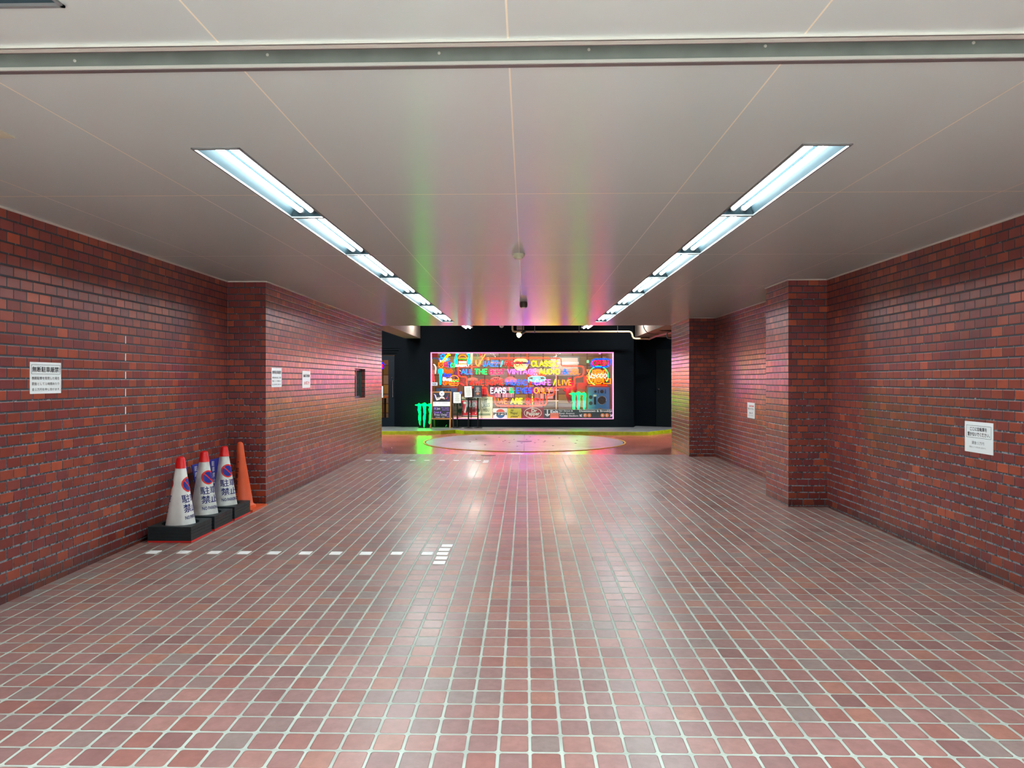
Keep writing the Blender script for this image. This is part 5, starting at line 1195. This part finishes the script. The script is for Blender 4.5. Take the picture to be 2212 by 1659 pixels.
pipe('black bent bracket hanging under the right beam', [(1421,700,15.5),(1422,713,15.5),(1470,714,15.5)], .022, M['steel'], name='bracket', cat='bracket')
pipe('blue grey bent bracket beside the right brick pier', [(1470,716.5,15.0),(1440.5,717,15.0),(1440.5,731,15.0),(1470,731,15.0)], .015, M['galv'], name='bracket', cat='bracket')
for px, lab in ((1155,'first pipe hanger rod from the spotlight'),(1251,'second pipe hanger rod, right of the bright batten on the left'),(1334,'last pipe hanger rod before the pipe steps down')):
    q = atY(px, 716.5, YP); r = thing('pipe_hanger', lab, 'pipe hanger', q, 'hangers of the cream pipe'); MB().tube([(q[0],YP,q[2]),(q[0],YP,3.15)], .005, 6).build('rod', M['galvd'], r); MB().lathe([(.026,-.012),(.032,-.012),(.032,.012),(.026,.012)], q, 16).map(lambda x,y,z_: (q[0]+(z_-q[2]), y, q[2]+(x-q[0]))).build('clamp', M['galvd'], r)
q = atY(1123, 712, 16.6); r = thing('duct_box', 'pale painted junction box above the spotlight', 'junction box', q)
MB().box(q[0]-.08,q[0]+.10,16.9,17.2,atY(0,712,16.9)[2],3.15).build('housing', M['beam'], r)
q = atY(1121, 719, 16.0); r = thing('spotlight', 'small black ceiling spotlight with a glowing warm lamp', 'spotlight', q)
for px in (1129,1132.5): MB().tube([atY(px,698,16.0), atY(px,714,16.0)], .010, 6).build('bracket_arm', M['steel'], r)
MB().tube([atY(1134,715,16.0), atY(1126,721,15.95), atY(1124,723,15.93)], [.03,.035,.045], 12).build('lamp_body', M['steel'], r, smooth=True)
MB().tube([atY(1124.2,722.5,15.93), atY(1120,724.0,15.90)], [.045,.062], 16).build('lamp_hood', mat('warm_shade', (210,180,110), .4, emit=(1,.7,.3), es=1.0), r, smooth=True)
MB().tube([atY(1119.9,724.1,15.90), atY(1119.2,724.4,15.895)], [.060,.055], 16).build('bulb', neon((1,.8,.45), 8.0), r)
r = thing('sphere_lamp', 'pale round fitting half hidden by the ceiling edge left of the spotlight', 'ceiling fitting', atY(1084,708,15.5)); c = atY(1083.5, 703, 15.5)
MB().lathe([(0,-.055),(.03,-.045),(.05,-.015),(.05,.03),(.03,.05)], c, 18).build('globe', M['white'], r, smooth=True); MB().tube([(c[0],c[1],c[2]+.04),(c[0],c[1],3.15)], .012, 8).build('stem', M['steel'], r)
# ---------------------------------------------------------------- light, world, camera
def area(name, loc, size, power, color, rot=(0,0,0)):
    l = bpy.data.lights.new(name, 'AREA'); l.shape = 'RECTANGLE'; l.size, l.size_y = size; l.energy = power; l.color = color
    o = bpy.data.objects.new(name, l); COL.objects.link(o); o.location = loc; o.rotation_euler = rot; return o
def point(name, loc, power, color, r=.1):
    l = bpy.data.lights.new(name, 'POINT'); l.energy = power; l.color = color; l.shadow_soft_size = r
    o = bpy.data.objects.new(name, l); COL.objects.link(o); o.location = loc; return o
point('shop_lamp', (-1.5,20.2,2.2), 70, (1,.9,.78)); point('shop_lamp', (1.2,20.4,2.2), 70, (1,.9,.78)); point('shop_lamp', (-3.6,20.5,2.2), 40, (1,.72,.45))
for i_, (x, y) in enumerate([(-4.4,15.6),(4.6,15.6),(-2.9,16.6),(2.9,16.6)]):  # lamps added out of view to brighten the yard
    r = thing('added_yard_light', ['unseen added ceiling lamp over the far left of the yard','unseen added ceiling lamp over the far right of the yard','unseen added ceiling lamp over the yard, left of centre','unseen added ceiling lamp over the yard, right of centre'][i_], 'ceiling lamp', (x,y,3.06), 'unseen lamps added under the yard ceiling')
    MB().box(x-.6,x+.6,y-.08,y+.08,3.08,3.15).build('housing', M['white'], r); area('added_yard_lamp', (x,y,3.07), (1.1,.12), 105, (.95,.98,1))
for x, tx_, lab in ((-1.6,-1.5,'unseen added spotlight aimed at the left tin signs'),(.2,-.2,'unseen added spotlight aimed at the middle tin signs'),(1.8,1.6,'unseen added spotlight aimed at the subway direction sign')):  # spotlights added out of view to brighten the signs in the window
    r = thing('added_spotlight', lab, 'spotlight', (x,14.6,2.95), 'unseen spotlights added over the yard')
    MB().tube([(x,14.6,3.15),(x,14.6,2.98)], .012, 8).build('stem', M['steel'], r); MB().tube([(x,14.52,3.02),(x,14.66,2.92)], [.04,.055], 12).build('lamp_body', M['steel'], r)
    l = bpy.data.lights.new('added_spot', 'SPOT'); l.energy = 420; l.spot_size = radians(34); l.spot_blend = .8; l.shadow_soft_size = .05; l.color = (1,.97,.92)
    o = bpy.data.objects.new('added_spot', l); COL.objects.link(o); o.location = (x,14.68,2.90); o.rotation_euler = (Vector((tx_,18.2,.45))-Vector((x,14.68,2.90))).to_track_quat('-Z','Y').to_euler()
w = bpy.data.worlds.new('sky'); bpy.context.scene.world = w; w.use_nodes = True
w.node_tree.nodes['Background'].inputs['Color'].default_value = (.86,.93,1,1); w.node_tree.nodes['Background'].inputs['Strength'].default_value = 18.0
cam = bpy.data.cameras.new('camera'); co = bpy.data.objects.new('camera', cam); COL.objects.link(co); bpy.context.scene.camera = co
cam.sensor_fit = 'HORIZONTAL'; cam.sensor_width = 36; cam.lens = F/2212*36; cam.shift_y = -(CY-Y0)/2212
co.location = (0,0,HC); co.rotation_euler = (pi/2, 0, TH); cam.clip_start = .05; cam.clip_end = 200
sc = bpy.context.scene
sc.view_settings.view_transform = 'Standard'; sc.view_settings.look = 'None'; sc.view_settings.exposure = 0.56; sc.view_settings.gamma = 1
sc.cycles.use_adaptive_sampling = True; sc.cycles.adaptive_threshold = .19; sc.cycles.adaptive_min_samples = 16; sc.cycles.max_bounces = 6; sc.cycles.diffuse_bounces = 3; sc.cycles.glossy_bounces = 3; sc.cycles.transparent_max_bounces = 16
sc.cycles.sample_clamp_indirect = 6; sc.cycles.caustics_reflective = False; sc.cycles.caustics_refractive = False; sc.cycles.use_denoising = True
